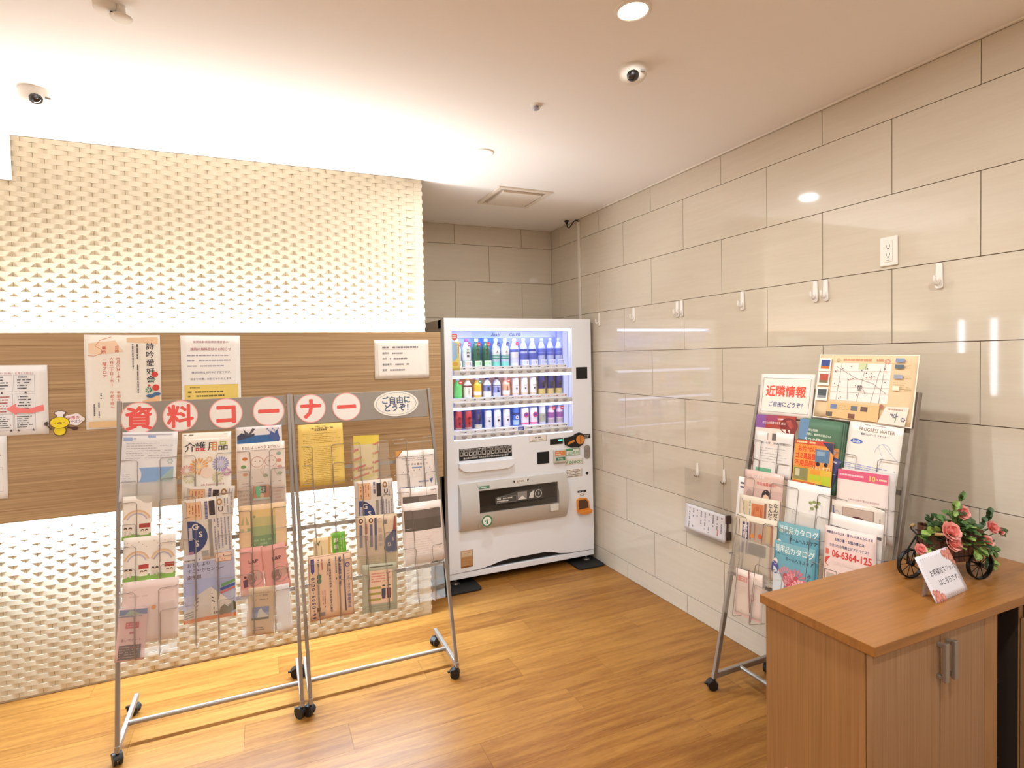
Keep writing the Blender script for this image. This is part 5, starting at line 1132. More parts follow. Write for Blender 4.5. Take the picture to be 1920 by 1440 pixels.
s = Sheet(.37, .072, '4a4744', outline=[(0, .42), (.45, .0), (1, .0), (1, 1), (0, 1)]); s.frame(.01, .40, .44, .96, .001, 'c9c4be'); s.scribble(.03, .44, .42, .92, 2, 'd8d2cc', th=.5); s.rect(.46, .12, .66, .9, '8f8a86'); s.poly([(.47, .88), (.56, .5), (.65, .88)], 'e6e0da'); s.poly([(.70, .85), (.74, .3), (.82, .1), (.80, .85)], 'd8d2cc'); s.ring(.91, .5, .075, .4, .15, 'd8d2cc', 20); s.text('ｉ', .91, .5, .026, 'd8d2cc', .02); decal(bez, 'flap_notice', s, -.690, .600, FY - .0525)
s = Sheet(.135, .026, 'e8e2da', outline=[(0, .1), (1, .0), (.88, 1), (.12, 1)]); s.text('とりだし', .5, .5, .016, '2a2624', .03); s.poly([(.02, .12), (.14, .12), (.12, .95)], '1a1816'); s.poly([(.86, .12), (.98, .06), (.88, .95)], '1a1816'); decal(bez, 'flap_label', s, -.668, .700, FY - .0385)
s = Sheet(.08, .02, '5a8a6c'); s.scribble(.05, .2, .95, .8, 1, 'e0ece0', th=.6); decal(bez, 'green_label', s, -.955, .688, FY - .0435)
s = Sheet(.084, .084, 'e9efe6', outline=blob(28)); s.ring(.5, .5, .49, .49, .26, '4f7a54', 28); s.ell(.5, .36, .05, None, '3c6a48', 10); s.poly([(.45, .45), (.56, .45), (.6, .72), (.42, .72)], '3c6a48'); s.ell(.36, .5, .05, None, '5a8a64', 10); decal(bez, 'recycling_mark', s, -.945, .455, FY - .0605)
s = Sheet(.072, .05, 'd8d2ca'); s.scribble(.08, .1, .9, .9, 4, 'f2eee8', th=.4); decal(bez, 'small_label', s, -.412, .482, FY - .0625)
# coin and note side
s = Sheet(.098, .096, 'c9c3b8', thick=.018); s.rect(.06, .06, .94, .42, 'd8874c'); s.scribble(.1, .1, .9, .38, 2, 'f2dcc4', th=.5); s.rect(.12, .55, .92, .80, '3c7a5c'); s.text('千円札', .52, .68, .016, 'd8efe0', .02); decal(door, 'note_slot', s, -.332, .843)
MB().box(-.408, FY - .004, .934, -.298, FY, .977, m_dark).build('amount_display', door, bevel=.002)
MB().box(-.336, FY - .0045, .958, -.304, FY - .004, .969, glow('display_green', '46e0a0', 3.0)).build('green_lamp', door)
m = MB(); m.prism([(-.292, .976), (-.220, .985), (-.190, 1.002), (-.160, 1.010), (-.130, 1.000), (-.113, .975), (-.113, .940), (-.130, .915), (-.165, .897), (-.230, .900), (-.285, .925)], dp, FY - .010, FY, m_dark)
cu = sub(m.build('coin_unit', door, bevel=.002)); m_or = M('coin_orange', 'd88a3c', .4)
MB().cyl((-.155, FY - .010, .955), (-.155, FY - .018, .955), .034, m_or, seg=24).build('coin_dial', cu)
MB().box(-.156, FY - .020, .925, -.153, FY - .017, .985, m_dark).build('coin_slot', cu)
m = MB(); m.prism([(-.262, .925), (-.205, .944), (-.203, .954), (-.216, .956), (-.262, .938)], dp, FY - .016, FY - .009, m_or); m.build('return_lever', cu)
s = Sheet(.062, .034, '2c2826'); s.scribble(.1, .15, .9, .85, 2, 'b5afa8', th=.5); decal(door, 'coin_label', s, -.088, .975)
m = MB(); m.prism([(-.116 + .026 + .026 * math.cos(a * math.pi / 8), .856 + (.027 if a < 8 else -.027) + .026 * math.sin(a * math.pi / 8)) for a in range(17) if True][:17], dp, FY - .008, FY, M('lock_steel', 'a8a29c', .35, .6))
lk = sub(m.build('lock_plate', door, bevel=.002)); MB().cyl((-.090, FY - .008, .870), (-.090, FY - .016, .870), .014, M('lock_steel', 'a8a29c'), seg=16).build('lock_cylinder', lk)
s = Sheet(.122, .052, 'e9efe6'); s.frame(.01, .02, .99, .98, .003, '4f9a64'); s.rect(0, 0, .5, .30, '4f9a64'); s.text('LED照明', .52, .62, .025, '4f9a64', .01); decal(door, 'led_label', s, -.213, .865)
s = Sheet(.155, .048, 'e9e2da', thick=.0004); s.text('ecoco', .56, .48, .042, '4f9a64', .02, sx=1.1, slant=.15); s.poly([(.02, .75), (.14, .2), (.18, .25), (.08, .8)], '6fb07c'); decal(door, 'eco_mark', s, -.202, .793)
s = Sheet(.142, .062, 'e9e2da', thick=.0004); s.scribble(.05, .02, .95, .98, 5, '6a6460', th=.45); decal(door, 'data_label', s, -.205, .705)
s = Sheet(.143, .046, 'ece6de'); s.frame(.01, .03, .99, .97, .0008, '8a847e'); s.scribble(.28, .18, .72, .5, 1, '5a5450', th=.6); s.scribble(.15, .55, .85, .85, 1, 'a8a29c', th=.4); decal(door, 'notice_label', s, -.505, .990)
s = Sheet(.076, .014, '2a2624'); s.scribble(.1, .2, .9, .8, 1, 'c9c3bc', th=.6); decal(door, 'return_label', s, -.140, .557)
s = Sheet(.04, .02, 'e9e2da', thick=.0004); s.ring(.5, .5, .4, .4, .3, '6a6460', 16); decal(door, 'return_mark', s, -.140, .532)
m = MB(); m_or2 = M('return_cup_orange', 'dd8a34', .35)
m.prism([(-.190, .500), (-.165, .512), (-.105, .505), (-.085, .480), (-.080, .43), (-.070, .415), (-.075, .396), (-.11, .388), (-.17, .392), (-.190, .41)], dp, FY - .014, FY, m_or2)
m.prism([(-.190, .412), (-.070, .418), (-.075, .396), (-.11, .388), (-.17, .392), (-.190, .402)], dp, FY - .040, FY - .013, m_or2)
cp = sub(m.build('coin_return_cup', door, bevel=.003)); m = MB(); m.prism([(-.178, .495), (-.12, .498), (-.098, .478), (-.092, .43), (-.178, .424)], dp, FY - .0155, FY - .0138, M('cup_inside', '5a3a22', .5)); m.build('cup_hollow', cp)
MB().cyl((-.092, FY, .692), (-.092, FY - .004, .692), .011, m_dark, seg=14).build('side_lock', door)
s = Sheet(.09, .120, 'b98a5c'); s.rect(.06, .05, .94, .38, 'd8c4a8'); s.frame(.10, .08, .90, .35, .0015, 'b5763c'); s.scribble(.2, .12, .85, .32, 2, 'c9a070', th=.4); s.scribble(.1, .5, .9, .9, 3, 'c49a6c', th=.4); decal(door, 'brown_label', s, -1.078, .192)
# rubber mats under the feet
m_rub = M('rubber_mat', '141311', 0.7, bump=0.2, scale=80)
for k, (x0, x1, lab) in enumerate(((-1.30, -1.005, 'black rubber mat under the left front foot of the vending machine'), (-0.235, 0.0 - .008, 'black rubber mat under the right front foot of the vending machine'))):
    b = MB(); pts = []
    for cx_, cy_, a0 in ((x1 - .03, -.75, -90), (x1 - .03, -.53, 0), (x0 + .03, -.53, 90), (x0 + .03, -.75, 180)):
        for q in range(5): a = math.radians(a0 + 90 * q / 4); pts.append((cx_ + .03 * math.cos(a), cy_ + .03 * math.sin(a)))
    b.prism(pts, lambda a_, b_, e: (a_, b_, e), 0.0005, 0.014, m_rub); tag(b.build('rubber_mat', bevel=.003), lab, 'mat', 'rubber mats under the vending machine')
for x in (-1.150, -0.085): tag(MB().box(x - .05, -.16, .0005, x + .05, -.06, .014, m_rub).build('rubber_mat'), 'black rubber pad under the rear %s foot of the vending machine' % ('left' if x < -.5 else 'right'), 'mat', 'rear pads of the vending machine')

# ------------------------------------------------------------------ sample drinks on the three shelves
def band(mb_prof, m, t, name, x, y, z, seg=18): return MB().lathe(mb_prof, m, (x, y, z), seg).build(name, t)
def vis_text(t, name, ch, x, y, z, size, col, vert=True, bold=.03):
    hh = size * 1.1 * len(ch) if vert else size * 1.3; ww = size * 1.2 if vert else size * 1.1 * len(ch)
    s = Sheet(ww, hh, col, thick=.0003); s.layers = []
    if vert: s.text(ch, .5, .5 / len(ch), size, col, bold, vertical=True, pitch=1.1)
    else: s.text(ch, .5, .5, size, col, bold)
    b = MB(); pb = Plane((x, y, z), (1, 0, 0), (0, 0, 1)); mm = pb.mat(0, 0, 0)
    for k, (pts, fs, c_) in enumerate(s.layers): b.add([tuple(mm @ Vector((p[0], p[1], .0004))) for p in pts], fs, ink(c_))
    b.build(name, t, fix=False)
def bottle(kind, x, z, label, h, body, cap, wraps, badge=None, ch=None, r=.0285, num=None):
    y = CY - .048; t = root('drink_' + kind, label, kind, (x, y, z), group='sample drinks in the vending machine window')
    prof = [(r * .9, 0), (r, .006), (r, h * .60), (r * .97, h * .66), (r * .62, h * .80), (r * .40, h * .87), (r * .40, h * .90)]
    band(prof, body, t, 'body', x, y, z)
    band([(r * .47, h * .895), (r * .47, h * .985), (r * .40, h), (0.0, h)], cap, t, 'cap', x, y, z)
    for (a, b_, m) in wraps:
        rr_ = lambda q: r if q < .62 else r * max(.42, 1 - (q - .62) * 2.2)
        band([(rr_(a) + .0004, h * a), (rr_((a + b_) / 2) + .0008, h * (a + b_) / 2), (rr_(b_) + .0004, h * b_)], m, t, 'wrap_label', x, y, z)
    if ch: vis_text(t, 'lettering', ch[0], x, y - r - .0012, z + h * ch[3], ch[1], ch[2])
    if badge: s = Sheet(.028, .028, badge, outline=blob(18)); s.rect(.2, .42, .8, .58, 'f0e2e6'); b = s.mb(); mm = Plane((x + .012, y - r * .8, z + h * .80), (1, 0, 0), (0, 0, 1)).mat(0, 0, .003); b.v = [tuple(mm @ Vector(p)) for p in b.v]; b.build('badge', t, fix=False)
    if num:
        s = Sheet(.052, .040, num[1], thick=.0008); s.text(num[0], .74, .5, .026, '4a5a8c', .01); s.ell(.38, .5, .34, .30, num[2], 14); b = s.mb(); mm = Plane((x, y - r - .010, z + .021), (1, 0, 0), (0, 0, 1)).mat(0, 0, 0); b.v = [tuple(mm @ Vector(p)) for p in b.v]; b.build('number_plate', t, fix=False)
    return t
def can(x, z, label, h, body, wraps=(), ch=None, r=.026, badge=None, neck=True):
    y = CY - .048; t = root('drink_can', label, 'can', (x, y, z), group='sample drinks in the vending machine window')
    band([(r * .86, 0), (r, .005), (r, h * .93), (r * .88, h * .985)], body, t, 'body', x, y, z)
    band([(r * .90, h * .975), (r * .90, h), (0, h)], M('can_lid', 'c9c6c4', .3, .7), t, 'lid', x, y, z)
    for a, b_, m in wraps: band([(r + .0004, h * a), (r + .0007, h * (a + b_) / 2), (r + .0004, h * b_)], m, t, 'wrap_label', x, y, z)
    for q in (ch or []): vis_text(t, 'lettering', q[0], x, y - r - .0012, z + h * q[3], q[1], q[2], q[4] if len(q) > 4 else True)
    if badge: s = Sheet(badge[1], badge[1], badge[0], outline=blob(18)); s.ell(.5, .45, .30, .24, badge[2], 14); b = s.mb(); mm = Plane((x + badge[3], y - r - .001, z + h * badge[4]), (1, 0, 0), (0, 0, 1)).mat(0, 0, .002); b.v = [tuple(mm @ Vector(p)) for p in b.v]; b.build('badge', t, fix=False)
    return t
D = lambda n, h, r=.3: M('drink_' + n, h, r, var=.02)
wh, clr = D('white', 'eef0f2'), D('clear_blue', 'c4d0f4', .15)
ORD = ['first', 'second', 'third', 'fourth', 'fifth', 'sixth', 'seventh', 'eighth', 'ninth', 'tenth', 'eleventh', 'twelfth']
z = SHELF[0][0]; H = .200
bottle('bottle', BX[0] - .012, z, 'white tea bottle at far left of the top vending shelf, behind sticker', H, D('pale_green', 'd4e4d4'), wh, [(.25, .62, wh)], 'b84a8c', None, num=('1', 'eef2f8', 'f4d8c8'))
bottle('bottle', BX[1] - .012, z, 'white tea bottle with black vertical letters, second on top vending shelf', H, D('pale_green', 'd4e4d4'), D('purple', '9a4aa8'), [(.22, .74, wh)], 'c04a9c', ('十六茶', .021, '2c3440', .50), r=.031, num=('2', 'eef2f8', 'f4d8c8'))
for k in (2, 3): bottle('bottle', BX[k] - .010, z, 'dark green tea bottle with red badge, %s on top vending shelf' % ORD[k], H, D('green_tea', '1f6a4c', .2), D('green_cap', 'd8e6dc'), [(.24, .80, D('deep_green', '17604a'))], 'd8342c', ('緑茶', .024, 'e6efe0', .52), r=.030, num=(str(k + 1), 'd4f0d0', 'b8ecb0'))
for k in (4, 5): bottle('bottle', BX[k] - .006, z, 'clear soda bottle with green waves and blue badge, %s on top vending shelf' % ORD[k], H, D('soda', 'cfdcf0', .15), wh, [(.42, .62, wh), (.26, .30, D('wave_green', '2f9a7c')), (.33, .36, D('wave_green', '2f9a7c')), (.38, .41, D('wave_green', '2f9a7c')), (.0, .16, D('aqua', '7fd8c4'))], '3a4cb8', ('人', .018, 'd8564c', .52), r=.030)
bottle('bottle', BX[6] - .004, z, 'white milky soda bottle with blue band, seventh on top vending shelf', H, wh, wh, [(.50, .66, D('calp_blue', '5a6cc8')), (.10, .3, D('pale_lilac', 'dcdcf4'))], 'd84a7c', None, r=.031)
for k in (7, 8): bottle('bottle', BX[k] - .002, z, 'clear water bottle with dark blue neck band, %s on top vending shelf' % ORD[k], H, clr, wh, [(.52, .60, D('navy_band', '3f4ca8')), (.22, .45, D('mid_blue', '5a68c4'))], None, None, r=.029, num=(str(k + 1), 'f0f2fb', 'e4e8fa'))
for k in (9, 10, 11): bottle('bottle', BX[k] + .002, z, 'short clear water bottle with blue square label, %s on top vending shelf' % ORD[k], H, clr, D('cap_lilac', 'aab4ec'), [(.36, .62, D('label_blue', '5f70cc')), (.40, .56, D('label_light', '8a98e0'))], None, None, r=.028, num=(str(k + 1), 'dfe4fa', 'ccd4f6'))
z = SHELF[1][0]; h = .140
bottle('bottle', BX[0] - .010, z, 'bright green drink bottle, first on the middle vending shelf', h, D('melon', '58c45c'), wh, [(.10, .60, D('melon2', '6fd070'))], 'c8342c', None, r=.029)
bottle('bottle', BX[1] - .010, z, 'white apple drink bottle with red print, second on middle vending shelf', h, D('cream_drink', 'f2e6d4'), D('orange_cap', 'e8a03c'), [(.55, .72, D('brown_red', '6a2c30')), (.15, .5, D('cream2', 'f4ead8'))], None, ('りんご', .012, 'd84a34', .34), r=.030)
bottle('bottle', BX[2] - .008, z, 'yellow lemon drink bottle with white cap, third on middle vending shelf', h, D('lemon', 'f0c43c'), wh, [(.12, .30, D('cream2', 'f4ead8')), (.66, .78, D('navy', '2a2c74'))], '3a8a5c', None, r=.029)
bottle('bottle', BX[3] - .006, z, 'white and black patterned yoghurt bottle, fourth on middle vending shelf', h, wh, D('navy', '2a2c74'), [(.30, .62, D('blue_grey', '7a84b4'))], None, ('乳', .022, '2c2c50', .42), r=.030)
bottle('bottle', BX[4] - .004, z, 'grape drink bottle with dark red cap, fifth on middle vending shelf', h, D('grape_pale', 'd0d4ec'), D('grape_cap', '5c2030'), [(.55, .74, D('grape', '4a3060')), (.2, .5, D('grape_label', '9aa0d4'))], None, ('巨峰', .018, '4a3a7c', .36), r=.029)
bottle('bottle', BX[5] - .004, z, 'peach drink bottle with red badge, sixth on middle vending shelf', h, D('peach', 'f2c4a4'), D('cap_pink', 'f4d0d0'), [(.10, .30, wh), (.32, .6, D('peach2', 'f4b08c'))], 'e05a4c', ('もも', .015, 'e0703c', .42), r=.029)
for k in (6, 7, 8): can(BX[k] - .002, z, 'white coffee can with red and black print, %s on middle vending shelf' % ORD[k], h * .93, D('can_white', 'f4eee8'), [(.04, .14, D('can_beige', 'dcc0a4'))], [('ワンダ', .0085, 'c84a44', .58, False), ('極', .015, '5a3a34', .40)])
for k in (9, 10, 11): can(BX[k] - .002, z, 'tall navy coffee can with gold base, %s on middle vending shelf' % ORD[k], .162, D('can_navy', '34306c', .3), [(.0, .26, D('can_gold', 'c9b06c', .35)), (.90, .97, D('can_blue', '3c44b8'))], [('微糖', .020, 'd8c88c', .50)], r=.027)
z = SHELF[2][0]; h = .135
for k in (0, 1): can(BX[k] - .010, z, 'red cola can, %s on the bottom vending shelf' % ORD[k], h, D('can_red', 'b8242c', .3), [(.0, .12, D('can_grey', 'a88a84'))], [('赤', .022, 'e88a7c', .6), ('味', .018, 'd0505a', .32)])
can(BX[2] - .008, z, 'navy coffee can with gold base, third on bottom vending shelf', .155, D('can_navy', '34306c'), [(.0, .2, D('can_silver', 'c4c0a8', .35)), (.90, .97, D('can_blue', '3c44b8'))], [('微糖', .020, 'd8d0b4', .52)], r=.027)
for k in (3, 4, 5): can(BX[k] - .004, z, 'white coffee can with small red print, %s on bottom vending shelf' % ORD[k], h * .95, D('can_white', 'f4eee8'), [(.04, .12, D('can_pale', 'd8d0d4'))], [('ワンダ', .0085, 'a84a54', .60, False), ('極', .015, '4a4458', .40)])
can(BX[6] - .002, z, 'blue can with white bowl picture, seventh on bottom vending shelf', .145, D('can_azure', '4a74cc', .3), [(.06, .30, D('can_sky', 'a8c8f0')), (.55, .68, D('can_deep', '3a3c7c'))], None, r=.024, badge=('e8ecf4', .026, '3c3430', 0, .44))
for k in (7, 8): can(BX[k] - .002, z, 'white can with purple heart emblem, %s on bottom vending shelf' % ORD[k], .130, D('can_white2', 'f6f0f2'), [(.06, .16, D('can_pink', 'e86a9c'))], None, r=.030, badge=('c84070', .040, '5a3c9c', 0, .60))
can(BX[9] - .002, z, 'grey glass jar can with pale label, tenth on bottom vending shelf', .145, D('jar', 'dcdce0'), [(.12, .55, D('jar_label', 'b4b49c'))], [('ゼリー', .010, '5a5a60', .35)], r=.025)
for k in (10, 11): bottle('bottle', BX[k], z, 'small bottle with pink label and red badge, %s on bottom vending shelf' % ORD[k], .145, D('pink_drink', 'e0c4d4'), D('cap_grey', 'c8c0c4'), [(.30, .58, D('pink_label', '9a5a9c')), (.05, .25, D('pink_low', 'b8a8a8'))], 'd8342c', None, r=.027)
s = Sheet(.046, .026, '5a6ac8', thick=.0008); s.text('120', .5, .5, .018, 'eef0fa', .02); decal(vm, 'yen_tag', s, BX[6], 1.071, FY + .010)
# ================================================================== COUNTER WITH CABINETS
CT, CTH = 0.860, 0.026
CXL, CYF, CYB = -0.985, -3.405, -3.062
m_top = wood('counter_veneer', '885827', 'a66e35', scale=(0.7, 22, 10), rough=0.30, wave=3.0, fine=16, contrast=(0.32, 0.70), bump=0.02)
m_side = wood('cabinet_veneer_side', '8a6238', 'a97b4e', scale=(4, 40, 0.5), rough=0.45, wave=3.0, fine=9, contrast=(0.30, 0.70), bump=0.02)
m_door = wood('cabinet_veneer_door', '8a6644', 'a98360', scale=(40, 4, 0.5), rough=0.45, wave=3.0, fine=9, contrast=(0.30, 0.70), bump=0.02)
t = root('counter_top', 'wood veneer counter top carrying the flower tricycle and slipper card', 'counter', (-.49, (CYF + CYB) / 2, CT - CTH))
MB().box(CXL, CYF, CT - CTH, -0.0012, CYB, CT, m_top).build('top_board', t, bevel=.0015)
BXL, BXR, BYF, BYB = -0.975, -0.428, -3.378, -3.075
cb = root('cabinet', 'wood veneer cabinet with two doors under the counter, at the front', 'cabinet', ((BXL + BXR) / 2, BYF, 0.0))
Z1 = CT - CTH - .0004
MB().box(BXL, BYF + .003, 0.0, BXL + .018, BYB, Z1, m_side).build('side_panel', cb, bevel=.001)
MB().box(BXR - .018, BYF - .016, 0.0, BXR, BYB, Z1, m_side).build('side_panel', cb, bevel=.001)
MB().box(BXL + .018, BYB - .006, 0.0, BXR - .018, BYB, Z1, m_side).build('back_panel', cb)
MB().box(BXL + .018, BYF + .003, .05, BXR - .018, BYB - .006, .068, m_side).build('bottom_panel', cb)
MB().box(BXL + .018, BYF + .006, 0.0, BXR - .018, BYF + .018, .05, m_side).build('plinth', cb)
for x0, x1, hx in ((BXL, -.700, -.712), (-.697, -.492, -.672)):
    dd = sub(MB().box(x0, BYF - .016, .052, x1, BYF + .001, Z1 - .003, m_door).build('door', cb, bevel=.0012))
    m = MB(); m_h = M('handle_satin', 'a29a90', .35, .7)
    m.box(hx - .006, BYF - .040, .708, hx + .010, BYF - .030, .812, m_h).box(hx - .004, BYF - .031, .712, hx + .008, BYF - .016, .722, m_h).box(hx - .004, BYF - .031, .798, hx + .008, BYF - .016, .808, m_h)
    m.build('handle', dd, bevel=.0015)
MB().box(-.490, BYF - .016, 0.0, BXR - .019, BYF + .001, Z1 - .003, m_side).build('filler_strip', cb, bevel=.001)
for y, z in ((-3.145, .372), (-3.345, .372 - .02)):
    MB().cyl((BXL + .0005, y, z), (BXL - .0012, y, z), .006, M('screw_cap', 'b98a58', .5), seg=16).build('screw_cap', cb)
# open slipper niche and the next cabinet
m_in = M('niche_painted_shade', '2a1d14', 0.7)  # deep shade of the niche is put into this near-black colour
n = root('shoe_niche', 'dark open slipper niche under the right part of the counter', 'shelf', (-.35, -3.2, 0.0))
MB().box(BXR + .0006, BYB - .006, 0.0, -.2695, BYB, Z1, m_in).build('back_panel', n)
for x in (BXR + .0006, -.2725): MB().box(x, BYF + .006, 0.0, x + .003, BYB - .006, Z1, m_in).build('side_shade_liner', n)  # thin sheets added over the veneer only to darken the niche
MB().box(BXR + .004, BYF + .006, Z1 - .004, -.273, BYB - .006, Z1 - .0002, m_in).build('top_shade_liner', n)
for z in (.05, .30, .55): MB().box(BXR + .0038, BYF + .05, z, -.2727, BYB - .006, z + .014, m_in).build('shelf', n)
m_slip = M('slipper_brown', '3c2a20', 0.8)
for k, z in enumerate((.064, .314, .564)):
    for j in (0, 1):
        x = -.386 + .074 * j
        t = root('slipper', ('lower', 'middle', 'upper')[k] + (' left' if j == 0 else ' right') + ' dark slipper in the niche under the counter', 'slipper', (x, -3.2, z), group='slippers in the niche')
        m = MB(); pts = [(x + .032 * math.cos(a * math.pi / 10) * (1.0 if math.sin(a * math.pi / 10) > 0 else .85), -3.205 + .095 * math.sin(a * math.pi / 10)) for a in range(20)]
        m.prism(pts, lambda a_, b_, e: (a_, b_, e), z, z + .010, m_slip); m.build('sole', t)
        m = MB(); vs = []
        for i in range(7):
            a = math.pi * i / 6
            for jx in range(4): yy = -3.215 + .033 * jx * 1.0; vs.append((x + .031 * math.cos(a) * (1 - .08 * jx), yy, z + .010 + .032 * math.sin(a) * (1 - .2 * jx)))
        m.add(vs, [(i * 4 + jx, (i + 1) * 4 + jx, (i + 1) * 4 + jx + 1, i * 4 + jx + 1) for i in range(6) for jx in range(3)], m_slip, True); m.build('upper', t, fix=False)
c2 = root('cabinet', 'wood veneer cabinet at the right edge, beside the dark niche', 'cabinet', (-.134, BYF, 0.0))
MB().box(-.269, BYF + .003, 0.0, -.251, BYB, Z1, m_side).build('side_panel', c2, bevel=.001)
MB().box(-.251, BYB - .006, 0.0, -.002, BYB, Z1, m_side).box(-.020, BYF + .003, 0.0, -.002, BYB - .006, Z1, m_side).build('back_panel', c2)
d2 = sub(MB().box(-.269, BYF - .016, .052, -.004, BYF + .001, Z1 - .060, m_door).build('door', c2, bevel=.0012))
MB().box(-.235, BYF - .040, .69, -.222, BYF - .016, .79, M('handle_satin', 'a29a90')).build('handle', d2, bevel=.0015)

# ------------------------------------------------------------------ slipper sign card
card = root('slipper_card', 'white slipper sign card with rose corners propped on the counter', 'sign', (-.498, -3.318, CT))
p0, p1 = Vector((-.590, -3.326, CT + .0008)), Vector((-.406, -3.312, CT + .0008)); u = (p1 - p0).normalized()
pc_ = Plane((p0 + p1) / 2, u, (-u.y * .43, u.x * .43, .90)); W_, H_ = .184, .128
s = Sheet(W_, H_, 'e6e4ee', thick=.0025, gloss=True)
s.text('お客様用スリッパ', .56, .42, .0190, '3a3640', .004, sx=.92); s.text('はこちらです。', .62, .65, .0190, '3a3640', .004, sx=.92)
for u_, v_, r_ in ((.86, .14, .017), (.95, .10, .013), (.94, .24, .014), (.78, .10, .012), (.97, .36, .008), (.13, .88, .018), (.24, .93, .012), (.05, .80, .010), (.06, .94, .012)):
    s.flower(u_, v_, r_, 'cf7a6c', 9, 'b5544c'); s.ell(u_, v_, r_ * .55 / W_, r_ * .55 / H_, 'dc9484', 10)
for k in range(9): s.ell(.08 + .06 * k, .08 + .004 * (k % 2), .007, None, 'b5605a' if k % 3 else '5a4a50', 6); s.ell(.40 + .06 * k, .93, .007, None, 'b5605a' if k % 3 else '5a4a50', 6); s.ell(.035, .2 + .055 * k, .006, None, '8a7a80' if k % 2 else 'b5605a', 6); s.ell(.965, .45 + .05 * k, .006, None, 'b5605a', 6)
b = s.mb(); mm = pc_.mat(0, H_ / 2, 0); b.v = [tuple(mm @ Vector(p)) for p in b.v]; b.build('card', card, fix=False)
m = MB(); a0 = pc_.at(-.075, .002, -.003); a1 = pc_.at(-.02, .09, -.0035); a2 = pc_.at(-.06, .09, -.0035); q = (p0 + p1) / 2 - u * .075; q = Vector((q.x - u.y * .045, q.y + u.x * .045, CT + .0008)); q2 = q + u * .03
m.add([q, q2, a1, a2], [(0, 1, 2, 3)], M('card_prop', 'e4d8cc', .6)); m.add([v + Vector((0, .0012, 0)) for v in (q, q2, a1, a2)], [(3, 2, 1, 0)], M('card_prop', 'e4d8cc')); m.build('prop', card, fix=False)

# ------------------------------------------------------------------ tricycle planter with artificial roses
ang = math.atan2(-.050, .210)
tri = root('tricycle_planter', 'black wire tricycle with a slatted wooden basket on the counter', 'planter', (-.40, -3.195, CT), ang, local=True)
m_iron = M('black_iron', '14120f', 0.35, 0.4); m_slat = wood('basket_slat', '3a2015', '6a4028', scale=(20, 20, 2), rough=.6, wave=3, fine=20, rnd=.2)
def wheel(x, y, r, zc, name='wheel', w=.012):
    m = MB(); seg = 28; vs = []
    for i in range(seg):
        a = 2 * math.pi * i / seg
        for rr_, yy in ((r, -w / 2), (r, w / 2), (r - .004, w / 2), (r - .004, -w / 2)): vs.append((x + rr_ * math.cos(a), y + yy, zc + rr_ * math.sin(a)))
    m.add(vs, [(4 * i + k, 4 * ((i + 1) % seg) + k, 4 * ((i + 1) % seg) + (k + 1) % 4, 4 * i + (k + 1) % 4) for i in range(seg) for k in range(4)], m_iron)
    wo = sub(m.build(name, tri)); wo['_o'] = (0, 0, 0)
    m = MB(); m.cyl((x, y - .009, zc), (x, y + .009, zc), .007, m_iron); m.build('hub', wo)
    for k in range(10): a = 2 * math.pi * k / 10; MB().cyl((x + .006 * math.cos(a), y, zc + .006 * math.sin(a)), (x + (r - .002) * math.cos(a), y, zc + (r - .002) * math.sin(a)), .0013, m_iron, seg=6).build('spoke', wo)
wheel(-.062, 0, .046, .0465); wheel(.135, -.055, .046, .0465); wheel(.135, .055, .046, .0465)
m = MB()
m.tube([(-.062, -.012, .0465), (-.058, -.012, .09), (-.045, -.006, .118), (-.040, 0, .135)], .0028, m_iron).tube([(-.062, .012, .0465), (-.058, .012, .09), (-.045, .006, .118), (-.040, 0, .135)], .0028, m_iron)
m.tube([(-.042, 0, .125), (-.015, 0, .085), (.02, 0, .070), (.06, 0, .062), (.135, 0, .0465)], .003, m_iron).tube([(.135, -.062, .0465), (.135, .062, .0465)], .003, m_iron)
m.tube([(-.038, 0, .138), (-.030, -.03, .148), (-.012, -.045, .150)], .0026, m_iron).tube([(-.038, 0, .138), (-.030, .03, .148), (-.012, .045, .150)], .0026, m_iron)
m.tube([(-.05, -.012, .085), (-.02, -.014, .070), (.0, -.014, .075), (-.01, -.014, .095), (-.028, -.014, .10)], .0018, m_iron)
m.build('frame', tri)
m = MB(); m.tube([(-.060, 0, .0935), (-.085, 0, .088), (-.105, 0, .062)], .0024, m_iron); m.build('front_mudguard', tri)
for sy in (-1, 1): m = MB(); m.cyl((-.018, sy * .040, .150), (.004, sy * .052, .1505), .0048, M('handle_grip', 'b08a5c', .6)); m.build('handle_grip', tri)
bx0, bx1, bw, bz0, bz1 = .020, .150, .052, .060, .150
for sy in (-1, 1):
    for k in range(7):
        x = bx0 + .010 + (bx1 - bx0 - .020) * k / 6; MB().box(x - .0082, sy * bw - .003, bz0, x + .0082, sy * bw + .003, bz1 + .006 * math.cos(k), m_slat).build('slat', tri)
for x in (bx0, bx1):
    for k in range(5): y = -bw + .0105 + (2 * bw - .021) * k / 4; MB().box(x - .003, y - .0095, bz0, x + .003, y + .0095, bz1, m_slat).build('slat', tri)
MB().box(bx0, -bw, bz0, bx1, bw, bz0 + .006, m_slat).build('basket_floor', tri)
m = MB(); e = .004
for z in (.078, .132): m.tube([(bx0 - e, -bw - e, z), (bx1 + e, -bw - e, z), (bx1 + e, bw + e, z), (bx0 - e, bw + e, z)], .0018, m_iron, 6, closed=True)
m.build('basket_hoops', tri)
